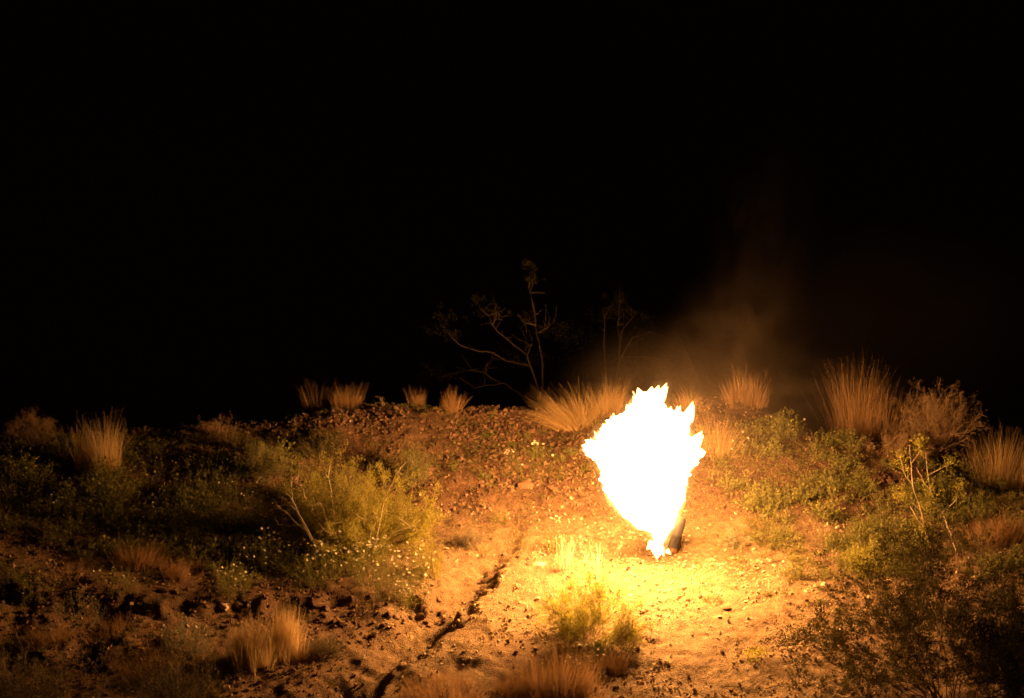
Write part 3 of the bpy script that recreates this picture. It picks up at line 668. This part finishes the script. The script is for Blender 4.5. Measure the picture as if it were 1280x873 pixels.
def annual(label, px, py, hpx, wpx, nleaf, seed, nfl=0, fmat=None, group=None, lmat=None, fr=.011, name='flowering_plant', cat='plant', llen=.016, lwid=.007):
    p = at(px, py); s = (p[1] + 18) / FPX; h = hpx * s; w = wpx * s * .5; g = np.random.default_rng(seed)
    th = thing(name, label, cat, tuple(p), 0, group); mbS = MB(); mbL = MB(); ns = max(10, nleaf // 22); tops = []; Ps = []; Ds = []
    for k in range(ns):
        a = g.uniform(0, 6.283); r = w * math.sqrt(g.random()); b = np.array([r * math.cos(a) * .8, r * math.sin(a) * .7, 0]); hh = h * g.uniform(.55, 1.05) * (1 - .35 * (r / w) ** 2)
        b[2] = ground(p[0] + b[0], p[1] + b[1]) - p[2] - .01
        tip = b + np.array([.2 * r * math.cos(a) + g.normal(0, .02), .2 * r * math.sin(a) + g.normal(0, .02), hh]); mid = (b + tip) / 2 + g.normal(0, .01, 3)
        P3 = np.array([b, mid, tip]); tube(mbS, P3, .0018, .001, 3); tops.append(tip)
        m = max(2, nleaf // ns); t = g.random(m) ** .8; q = b + (tip - b) * t[:, None] + g.normal(0, .012, (m, 3)); Ps.append(q); Ds.append(unit(g.normal(0, .6, (m, 3)) + np.array([0, 0, .5])))
    Pl = np.concatenate(Ps); leaves(mbL, Pl, np.concatenate(Ds), llen * g.uniform(.6, 1.3, len(Pl)), lwid * g.uniform(.6, 1.3, len(Pl)), g)
    link('stems', mbS.mesh('stems', lmat or LEAFM, False), th); link('leaves', mbL.mesh('leaves', lmat or LEAFM, False), th)
    if nfl:
        T_ = np.array(tops); idx = g.choice(len(T_), nfl, replace=nfl > len(T_)); flowers_on(th, T_[idx] + np.stack([g.normal(0, .02, nfl), g.normal(0, .02, nfl), g.uniform(.0, .035, nfl)], -1), fr, fmat or PETAL, seed)
    return th

def px_tube(mb, pts, Yv, r0, r1, off, g, jit=.02, sides=5):
    P = np.array([plane_pt(a, b, Yv + g.normal(0, jit)) for a, b in pts]); Q = []
    for i_ in range(len(P) - 1):
        for k in range(3): Q.append(P[i_] + (P[i_ + 1] - P[i_]) * k / 3 + g.normal(0, .004, 3) * (k > 0))
    Q.append(P[-1]); Q = np.array(Q) - off; tube(mb, Q, r0, r1, sides); return Q
# the big wispy bush left of the flame
cbp = at(460, 690)
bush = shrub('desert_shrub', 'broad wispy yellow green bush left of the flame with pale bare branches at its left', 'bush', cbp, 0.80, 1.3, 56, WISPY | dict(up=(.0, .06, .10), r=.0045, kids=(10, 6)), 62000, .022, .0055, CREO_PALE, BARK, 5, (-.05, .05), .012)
def z2(pts): return [(300 + a / 2.91, 460 + b / 2.91) for a, b in pts]
gb = np.random.default_rng(901)
for pth in [[(300, 690), (260, 630), (225, 560), (205, 520), (170, 480), (140, 468)], [(215, 540), (192, 490), (186, 440), (190, 400), (215, 384)], [(300, 690), (230, 560), (180, 465), (130, 442), (60, 420)], [(240, 480), (228, 440), (206, 412), (212, 384)],
            [(330, 690), (275, 625), (240, 632), (225, 614), (196, 640), (178, 676)], [(290, 650), (225, 572), (180, 576), (140, 570), (124, 544)], [(330, 610), (302, 512), (286, 490), (268, 492)], [(400, 690), (356, 592), (330, 606), (300, 584), (288, 566)],
            [(345, 560), (330, 440), (321, 400), (326, 358)], [(480, 690), (520, 500), (548, 430), (578, 372), (602, 345)], [(430, 690), (430, 612), (446, 588), (462, 538)], [(440, 690), (470, 640), (478, 590), (500, 548)], [(470, 690), (560, 596), (620, 580), (652, 554)],
            [(178, 676), (232, 692), (282, 660), (330, 690)], [(250, 600), (200, 560), (160, 520), (110, 500)], [(205, 520), (190, 505), (150, 500), (130, 512)], [(420, 690), (400, 620), (380, 590), (370, 560)]]:
    P_ = z2(pth); mb = MB(); Q = px_tube(mb, P_, cbp[1] - .40, .0062, .0022, cbp, gb, .05, 5)
    for _ in range(3):
        s0 = Q[gb.integers(len(Q) // 2, len(Q))]; e0 = s0 + gb.normal(0, .05, 3) + np.array([-.02, 0, .03]); tube(mb, np.array([s0, (s0 + e0) / 2 + gb.normal(0, .008, 3), e0]), .0026, .0012, 3)
    o = link('dead_branch', mb.mesh('dead_branch', PALEBARK, True), bush); o['label'] = 'pale leafless branch'
annual('mass of white daisies flowering at the front foot of the wispy bush', 490, 735, 62, 120, 2200, 11, 95, PETAL, None, None, .012)
annual('white daisies at the left front of the wispy bush', 405, 722, 46, 80, 1200, 12, 34, PETAL, None, None, .011)
annual('bright green leafy clump at the right foot of the daisies', 535, 715, 62, 50, 1300, 13, 8, PETAL, None, CREO_PALE, .009)
annual('small daisies under the ledge edge at the right end of the flower mass', 510, 748, 26, 44, 420, 14, 14, PETAL, None, None, .010)
annual('shaded white daisies left of the wispy bush', 335, 705, 44, 80, 1300, 15, 30, PETAL, None, None, .010)
annual('dim daisies on the slope edge below the shaded daisies', 288, 742, 42, 60, 900, 16, 22, PETAL, None, None, .010)
annual('bushy grey green flowering plant left of the golden straw grass', 235, 815, 54, 72, 1300, 17, 20, PETAL, None, GREY, .009)
annual('scattered white daisies on the rubble left of the flame', 672, 600, 52, 90, 520, 18, 26, PETAL, None, None, .010)
annual('yellow flowered plant on the far left slope', 25, 606, 34, 60, 420, 19, 22, YPETAL, None, None, .009)
annual('small yellow flowers beside the reddish dim grass clump', 128, 690, 24, 24, 160, 20, 9, YPETAL, None, None, .009)
annual('dim flowers in the middle of the left slope', 190, 655, 30, 60, 400, 21, 12, PETAL, None, None, .008)
annual('white flowers in the brown backlit grass at the bottom edge', 720, 852, 44, 90, 300, 22, 24, PETAL, None, CREO, .009)
annual('white flowers on the backlit clump below the yellow green bush', 772, 822, 34, 40, 260, 23, 16, PETAL, None, CREO, .009)
annual('leafy weed in front of the crest rock right of the smoke', 985, 545, 40, 40, 500, 24, 3, PETAL, None, None, .009)
annual('vivid green leafy plant in front of the yellow green bush', 752, 822, 28, 24, 420, 25, 0, None, None, None, .01, 'leafy_plant', 'plant', .022, .012)
annual('green plant on the left half of the bright sand', 690, 690, 34, 34, 420, 26, 0, None, None, None, .01, 'leafy_plant', 'plant', .02, .008)
annual('small green plant on the rubble above the grey green bush', 622, 655, 26, 26, 300, 27, 0, None, None, None, .01, 'leafy_plant', 'plant')
annual('green rosette on the gravel right of the flame', 992, 722, 26, 30, 420, 28, 0, None, None, None, .01, 'leafy_plant', 'plant', .02, .009)
annual('small green plant beside the pale edged rock', 1022, 722, 24, 30, 320, 29, 0, None, None, None, .01, 'leafy_plant', 'plant')
annual('low olive plant on the gravel at the lower centre right', 946, 824, 22, 34, 420, 30, 0, None, None, CREO_PALE, .01, 'leafy_plant', 'plant')
annual('pale cushion plant on the sand right of the flame foot', 916, 684, 26, 40, 700, 31, 0, None, None, GREY, .01, 'leafy_plant', 'plant')
annual('round yellow green plant at the edge of the gravel beside the dark bush', 1085, 716, 46, 80, 1500, 32, 0, None, None, CREO_PALE, .01, 'leafy_plant', 'plant')
annual('dim yellow flowers on the upper left slope between the straw tufts and the dry shrub', 200, 600, 30, 70, 500, 33, 16, YPETAL, None, None, .008)
annual('pale flowers in the shade above the reddish dim grass clump', 80, 650, 30, 80, 600, 34, 14, PETAL, None, None, .008)
annual('pale flowers at the back left of the wispy bush', 300, 640, 36, 70, 700, 35, 14, PETAL, None, None, .009)
annual('green weeds with few flowers just under the wispy bush', 440, 712, 50, 90, 1500, 36, 18, PETAL, None, None, .010)
annual('flowering weeds on the bank below the reddish dim grass clump', 150, 735, 30, 70, 500, 37, 10, PETAL, None, None, .008)
annual('grey green weeds on the left bank above the bottom left corner', 100, 770, 30, 80, 700, 39, 6, PETAL, None, GREY, .008)
annual('low green weeds on the brow of the left bank', 40, 735, 26, 90, 700, 40, 5, PETAL, None, None, .008)
annual('pale flowers among the green carpet right of the flame', 915, 570, 34, 60, 500, 38, 14, PETAL, None, None, .009)
# more shrubs
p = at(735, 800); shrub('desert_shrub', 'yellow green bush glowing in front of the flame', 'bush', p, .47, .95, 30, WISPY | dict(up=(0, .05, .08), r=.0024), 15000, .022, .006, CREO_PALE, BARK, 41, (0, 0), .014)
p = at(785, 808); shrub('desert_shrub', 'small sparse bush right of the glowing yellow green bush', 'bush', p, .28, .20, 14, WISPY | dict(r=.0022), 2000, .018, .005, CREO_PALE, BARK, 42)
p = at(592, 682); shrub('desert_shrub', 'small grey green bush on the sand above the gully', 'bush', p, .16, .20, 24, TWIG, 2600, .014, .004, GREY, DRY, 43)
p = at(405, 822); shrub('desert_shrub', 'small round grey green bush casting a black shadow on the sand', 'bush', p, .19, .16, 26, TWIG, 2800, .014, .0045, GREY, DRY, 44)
p = at(40, 557); shrub('dry_shrub', 'domed dry shrub on the far left crest', 'bush', p, .30, .30, 60, TWIG, 7000, .024, .0024, DRY, DRY, 45, (0, 0), .02, 1.2)
p = at(278, 551); shrub('dry_shrub', 'dry twiggy shrub over a rock on the left crest', 'bush', p, .24, .22, 14, TWIG, 1000, .02, .003, DRY, DRY, 46)
p = at(300, 560); shrub('dry_shrub', 'leafy low shrub right of the dry twiggy shrub on the left crest', 'bush', p, .17, .22, 18, TWIG, 2200, .018, .005, CREO, BARK, 47)
p = plane_pt(1165, 530, 2.35); p[2] = ground(p[0], p[1]); hh = plane_pt(1165, 482, 2.35)[2] - p[2]
shrub('dry_shrub', 'round dry shrub right of the tallest straw grass', 'bush', p, hh * .9, .34, 60, TWIG, 9000, .026, .0022, DRY, DRY, 48, (.1, 0), .02, 1.1)
p = at(1122, 572); shrub('dry_shrub', 'pale tufted dry shrub above the white stemmed sapling', 'bush', p, .26, .14, 26, TWIG, 1800, .02, .003, DRY, DRY, 49)
p = at(1150, 578); shrub('dry_shrub', 'dry shrub tuft right of the pale tufted shrub', 'bush', p, .20, .14, 20, TWIG, 1300, .02, .003, DRY, DRY, 50)
p = at(1080, 562); shrub('dry_shrub', 'small flat dry shrub below the tallest straw grass', 'bush', p, .12, .16, 22, TWIG, 1300, .02, .003, DRY, DRY, 51)
p = plane_pt(482, 522, 2.75); p[2] = ground(p[0], p[1]); shrub('bare_shrub', 'bare twigs sticking up on the crest left of the small dim tufts', 'bush', p, plane_pt(482, 484, 2.75)[2] - p[2], .22, 4, BARE | dict(leaf_from=1), 60, .012, .004, DRY, BARK, 52)
# foreground creosote bushes
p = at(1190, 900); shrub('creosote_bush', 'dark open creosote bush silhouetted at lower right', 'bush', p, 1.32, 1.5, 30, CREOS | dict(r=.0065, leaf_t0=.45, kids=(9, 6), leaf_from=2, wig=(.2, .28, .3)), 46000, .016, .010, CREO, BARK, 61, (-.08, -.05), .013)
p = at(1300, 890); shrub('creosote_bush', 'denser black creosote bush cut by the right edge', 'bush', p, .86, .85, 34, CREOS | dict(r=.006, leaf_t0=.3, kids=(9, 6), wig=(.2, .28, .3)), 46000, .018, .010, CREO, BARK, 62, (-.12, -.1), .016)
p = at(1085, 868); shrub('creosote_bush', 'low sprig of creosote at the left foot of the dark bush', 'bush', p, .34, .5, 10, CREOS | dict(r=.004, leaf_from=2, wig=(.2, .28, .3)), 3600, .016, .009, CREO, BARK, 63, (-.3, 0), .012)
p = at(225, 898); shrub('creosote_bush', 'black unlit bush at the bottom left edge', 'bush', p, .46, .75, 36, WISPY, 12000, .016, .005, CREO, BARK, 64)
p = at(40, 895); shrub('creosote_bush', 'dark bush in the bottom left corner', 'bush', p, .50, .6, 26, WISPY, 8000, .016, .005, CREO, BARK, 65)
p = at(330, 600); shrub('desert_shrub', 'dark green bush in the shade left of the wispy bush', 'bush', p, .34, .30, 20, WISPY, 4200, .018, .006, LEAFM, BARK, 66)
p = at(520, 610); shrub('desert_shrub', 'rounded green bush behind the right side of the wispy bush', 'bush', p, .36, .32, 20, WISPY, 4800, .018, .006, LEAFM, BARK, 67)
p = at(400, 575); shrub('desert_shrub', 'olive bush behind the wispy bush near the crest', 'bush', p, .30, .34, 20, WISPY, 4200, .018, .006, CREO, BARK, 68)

# white stemmed sapling on the right slope
sp = at(1168, 690); sY = sp[1]
sap = thing('sapling', 'spindly sapling with two pale stems on the right slope', 'sapling', tuple(sp))
g = np.random.default_rng(5)
paths = [[(1196, 694), (1189, 668), (1178, 641), (1165, 618), (1160, 594), (1157, 566)], [(1168, 700), (1158, 668), (1151, 638), (1141, 607), (1139, 580), (1137, 556)]]
for pth in paths:
    mb = MB(); px_tube(mb, pth, sY, .007, .0035, sp, g); link('stem', mb.mesh('stem', PALEBARK, True), sap)
mb = MB(); Ps = []
for pth in [[(1138, 634), (1147, 650), (1157, 664)], [(1146, 585), (1153, 600), (1165, 618)], [(1178, 641), (1160, 628), (1155, 632)], [(1141, 607), (1130, 590), (1124, 570)], [(1151, 638), (1133, 622), (1122, 616)], [(1160, 594), (1178, 585), (1190, 575)], [(1178, 641), (1195, 625), (1200, 605)], [(1139, 580), (1148, 568), (1150, 552)]]:
    Q = px_tube(mb, pth, sY, .0035, .002, sp, g); Ps.append(Q[len(Q) // 2:]); Ps.append(Q[-2:])
link('side_twigs', mb.mesh('side_twigs', PALEBARK, True), sap)
cen = np.concatenate(Ps); Pl = cen[g.integers(0, len(cen), 1500)] + g.normal(0, .035, (1500, 3)); mb = MB(); leaves(mb, Pl, unit(g.normal(size=(1500, 3)) + np.array([0, 0, .4])), .022 * g.uniform(.6, 1.3, 1500), .010, g)
link('foliage', mb.mesh('foliage', CREO_PALE, False), sap)

# the two large dim bushes beyond the crest
def z3(pts): return [(500 + a / 3.2, 310 + b / 3.2) for a, b in pts]
def far_bush(label, Yv, trunks, limbs, tufts, nl, lmat, seed):
    g = np.random.default_rng(seed); b0 = plane_pt(*z3([trunks[0][0]])[0], Yv); b0[2] = ground(b0[0], Yv)
    th = thing('creosote_bush', label, 'bush', tuple(b0))
    for pth in trunks:
        pts = z3(pth); mb = MB(); px_tube(mb, pts, Yv, .018, .010, b0, g, .08, 6)
        if pth is trunks[0] or pth[0] == trunks[0][0]:
            P0 = plane_pt(*pts[0], Yv) - b0; tube(mb, np.array([[0, 0, -.05], P0 * .5 + [.02, 0, 0], P0]), .03, .024, 6)
        link('trunk', mb.mesh('trunk', BARK, True), th)
    for pth in limbs:
        mb = MB(); Q = px_tube(mb, z3(pth), Yv, .010, .003, b0, g, .16, 5)
        for _ in range(7):
            s = Q[g.integers(len(Q) // 3, len(Q))]; e = s + g.normal(0, .10, 3) + np.array([0, 0, .07]); tube(mb, np.array([s, (s + e) / 2 + g.normal(0, .015, 3), e]), .004, .0015, 3)
        link('limb', mb.mesh('limb', BARK, True), th)
    mb = MB(); n = nl; ci = g.integers(0, len(tufts), n); T_ = np.array([plane_pt(*z3([(a, b)])[0], Yv) - b0 for a, b, r in tufts]); Rr = np.array([r for *_, r in tufts])
    sub = g.normal(0, .5, (len(tufts), 9, 3)) * np.array([1.25, 1.2, .7]); q = (sub[ci, g.integers(0, 9, n)] + g.normal(0, .22, (n, 3))) * Rr[ci][:, None]
    leaves(mb, T_[ci] + q, unit(g.normal(size=(n, 3)) + np.array([0, 0, .4])), .028 * g.uniform(.5, 1.2, n), .007, g); link('foliage', mb.mesh('foliage', lmat, False), th)
far_bush('dim wide bush with crooked bare limbs beyond the crest left of the flame', 7.4,
         [[(560, 640), (552, 560), (520, 470), (510, 430)], [(560, 640), (572, 540), (570, 450), (558, 390)], [(560, 640), (500, 600), (415, 540)], [(520, 470), (470, 462), (420, 450)]],
         [[(510, 430), (450, 385), (410, 350), (370, 310), (360, 280), (320, 240)], [(420, 450), (370, 420), (300, 410), (240, 390), (200, 350), (170, 310)], [(415, 540), (370, 525), (340, 500), (290, 490), (220, 500), (160, 520)],
          [(558, 390), (545, 330), (540, 270), (530, 220), (513, 160), (520, 95)], [(545, 310), (500, 300), (470, 265)], [(555, 340), (590, 320), (620, 290)], [(340, 500), (350, 460), (380, 430)], [(370, 310), (385, 270), (380, 240)], [(510, 430), (530, 380), (500, 400)], [(415, 540), (300, 560), (240, 520)]],
         [(310, 215, .12), (345, 245, .13), (385, 270, .10), (190, 285, .13), (165, 330, .14), (215, 340, .1), (130, 500, .16), (190, 510, .12), (520, 80, .10), (530, 130, .08), (580, 325, .12), (620, 345, .14), (680, 340, .16), (500, 280, .08), (620, 420, .2), (460, 450, .15), (540, 440, .16)], 3000, CREO, 71)
far_bush('faint hazy bush beyond the crest above the flame', 9.0,
         [[(860, 560), (878, 450), (880, 380)], [(830, 560), (820, 450), (815, 380)]],
         [[(880, 380), (890, 330), (920, 290), (945, 262)], [(880, 380), (870, 310), (880, 220)], [(815, 380), (820, 310), (815, 270)], [(800, 470), (880, 440), (980, 435), (1080, 450)], [(878, 450), (930, 360), (990, 340)]],
         [(820, 280, .14), (860, 260, .13), (905, 255, .14), (945, 270, .14), (880, 205, .14), (990, 345, .18), (1000, 390, .2), (920, 380, .2), (1080, 440, .2), (780, 380, .2), (740, 350, .2)], 2400, CREO, 72)

# ------------------------------------------------------------------ low green plants on both slopes (copies share their meshes)
protos = []
for k in range(5):
    b, l = shrub_parts(200 + k, .13, .12, 12, TWIG | dict(kids=(4, 3)), 330, .02, .0085, (0, 0), .014, 1.1)
    protos.append((b.mesh('stems', LEAFM, False), l.mesh('leaves', LEAFM, False)))
first = {}
def green(px, py, s, label, group):
    p = at(px, py)
    if p[1] > 3.6: return
    k = random.randrange(5)
    if k not in first:
        th = thing('leafy_plant', label, 'plant', tuple(p), random.uniform(0, 6.28), group, s); link('stems', protos[k][0], th); link('leaves', protos[k][1], th); first[k] = th
    else: th = dup(first[k], tuple(p), random.uniform(0, 6.28), s, label, group)
    ITEMS.append((th, label, px, py))
def green_zone(n, poly_fn, s0, s1, label, group):
    c = 0; tries = 0
    while c < n and tries < 20000:
        tries += 1; px = rng.uniform(0, 1280); py = rng.uniform(510, 760)
        if rng.random() > poly_fn(px, py): continue
        green(px, py, rng.uniform(s0, s1), label, group); c += 1
def rightzone(px, py):
    top = np.interp(px, [900, 960, 1050, 1200, 1280], [540, 530, 560, 600, 620]); bot = np.interp(px, [880, 960, 1030, 1100, 1280], [600, 690, 715, 720, 720])
    return (py > top - 8) * (py < bot) * sstep(865, 975, px) * float(np.clip(.55 + 1.8 * vnoise(np.array(px / 38.), np.array(py / 22.), 9), 0, 1))
def leftzone(px, py): return (px < 430) * (py > 562) * (py < np.interp(px, [0, 250, 300, 430], [700, 705, 740, 742])) * (1 - .5 * (px > 330))
green_zone(150, rightzone, .7, 1.6, 'low green carpet plant', 'green plants on the right slope')
green_zone(105, leftzone, .9, 1.9, 'dim low green plant', 'green plants on the left slope')
green_zone(15, lambda px, py: (560 < px < 740) * (520 < py < 600), .4, .9, 'green sprig in the rubble', 'green sprigs on the rubble')
green_zone(16, lambda px, py: (880 < px < 1040) * (690 < py < 760), .25, .6, 'green sprig on bright gravel', 'green sprigs on the gravel')
# ground cover and dry litter nobody could count
n = 60000; x = rng.uniform(-4.8, 4.8, n); y = rng.uniform(-4, 3.2, n); z = H(x, y); px, py = project(x, y, z)
dens = .9 * sstep(835, 940, px) * (py < 725) * (py > 530) + np.where((px < 430) & (py < 735), .8, 0) + np.where((px < 430) & (py >= 735), .2, 0) + np.where((px > 340) & (px < 760) & (py < 690), .32, 0) + np.where((px > 860) & (py > 725), .14, .05)
k = rng.random(n) < dens * clump(x, y, 1.7, 91) * 1.2; P = np.stack([x, y, z], -1)[k]; n = len(P)
mb = MB(); reps = 6; Pl = np.repeat(P, reps, 0) + rng.normal(0, .012, (n * reps, 3)) * np.array([1, 1, .4]) + np.array([0, 0, .012])
leaves(mb, Pl, unit(rng.normal(0, .7, (n * reps, 3)) + np.array([0, 0, .6])), rng.uniform(.010, .022, n * reps), rng.uniform(.004, .009, n * reps))
tag(link('ground_cover', mb.mesh('ground_cover', LEAFM, False)), 'carpet of tiny green seedlings over the bank', 'ground cover', None, 'stuff')
n = 9000; x = rng.uniform(-4.8, 4.8, n); y = rng.uniform(-4, 3.2, n); px, py = project(x, y, H(x, y))
k = rng.random(n) < np.where((px > 620) & (px < 960) & (py > 560), .4, .35) * clump(x, y, 1.5, 17); x, y = x[k], y[k]; n = len(x)
a = rng.uniform(0, 6.283, n); D = unit(np.stack([np.cos(a), np.sin(a), rng.uniform(-.05, .5, n)], -1))
mb = MB(); ribbons(mb, np.stack([x, y, H(x, y) + .006], -1), D, rng.uniform(.03, .11, n), .003, rng.normal(0, .12, (n, 3)), rng, 2)
tag(link('straw_litter', mb.mesh('straw_litter', STRAW, False)), 'fallen straw and dry stalks on the earth', 'litter', None, 'stuff')

# ------------------------------------------------------------------ labels of the repeats: counted outward from what they lie beside
MARKS = [(660, 609, 'the large rust red boulder'), (592, 676, 'the small grey green bush'), (566, 510, 'the small fan shaped crest tuft'), (714, 525, 'the large straw fan'),
         (455, 640, 'the wispy bush'), (490, 722, 'the mass of daisies'), (440, 750, 'the tall ledge block'), (395, 757, 'the broad dark ledge rock'), (358, 790, 'the tall golden grass'),
         (318, 800, 'the shorter golden grass'), (235, 790, 'the grey green flowering plant'), (205, 738, 'the dim shaded rock'), (123, 758, 'the small pale bank stone'), (176, 690, 'the reddish dim grass'),
         (25, 595, 'the far left yellow flowers'), (120, 575, 'the paired straw tufts'), (285, 550, 'the dry twiggy shrub'), (330, 585, 'the dark green shaded bush'), (240, 700, 'the wiry grass tuft'),
         (405, 812, 'the round grey green bush'), (434, 510, 'the rounded pale crest tuft'), (735, 780, 'the yellow green bush'), (672, 709, 'the rounded pinkish rock'), (725, 700, 'the pale stalks'),
         (908, 762, 'the flat brown gravel rock'), (986, 755, 'the lone dark gravel rock'), (1031, 732, 'the pale edged rock'), (992, 712, 'the green rosette'), (946, 815, 'the low olive plant'),
         (1019, 614, 'the pale tan rock'), (963, 518, 'the dark crest rock'), (916, 676, 'the pale cushion plant'), (1113, 604, 'the rusty sapling rock'), (1150, 620, 'the pale sapling'),
         (1085, 700, 'the round yellow green plant'), (1080, 550, 'the tallest straw clump'), (1252, 585, 'the wide right edge tuft'), (1252, 655, 'the reddish right edge tuft'), (893, 550, 'the bright hazy tuft'), (830, 690, 'the flame foot')]
ORD = 'nearest second third fourth fifth sixth seventh eighth ninth tenth eleventh twelfth thirteenth fourteenth fifteenth sixteenth seventeenth eighteenth nineteenth twentieth twenty-first twenty-second twenty-third twenty-fourth twenty-fifth twenty-sixth twenty-seventh twenty-eighth twenty-ninth thirtieth thirty-first thirty-second thirty-third thirty-fourth thirty-fifth thirty-sixth thirty-seventh thirty-eighth thirty-ninth fortieth forty-first forty-second forty-third forty-fourth forty-fifth forty-sixth forty-seventh forty-eighth forty-ninth fiftieth'.split()
buckets = {}
for o, noun, px, py in ITEMS:
    d = [math.hypot(px - a, (py - b) * 1.3) for a, b, _ in MARKS]; k = int(np.argmin(d)); a, b, nm = MARKS[k]
    side = ('right of' if px > a else 'left of') if abs(px - a) > abs(py - b) * 1.3 else ('below' if py > b else 'above')
    buckets.setdefault((noun, side, nm), []).append((d[k], o))
for (noun, side, nm), L in buckets.items():
    L.sort(key=lambda t_: t_[0])
    for k, (_, o) in enumerate(L):
        n_ = ORD[min(k, 49)]
        o['label'] = (f'{noun} {side} {nm}' if len(L) == 1 else f'{n_} {noun} {side} {nm}, counting outward')
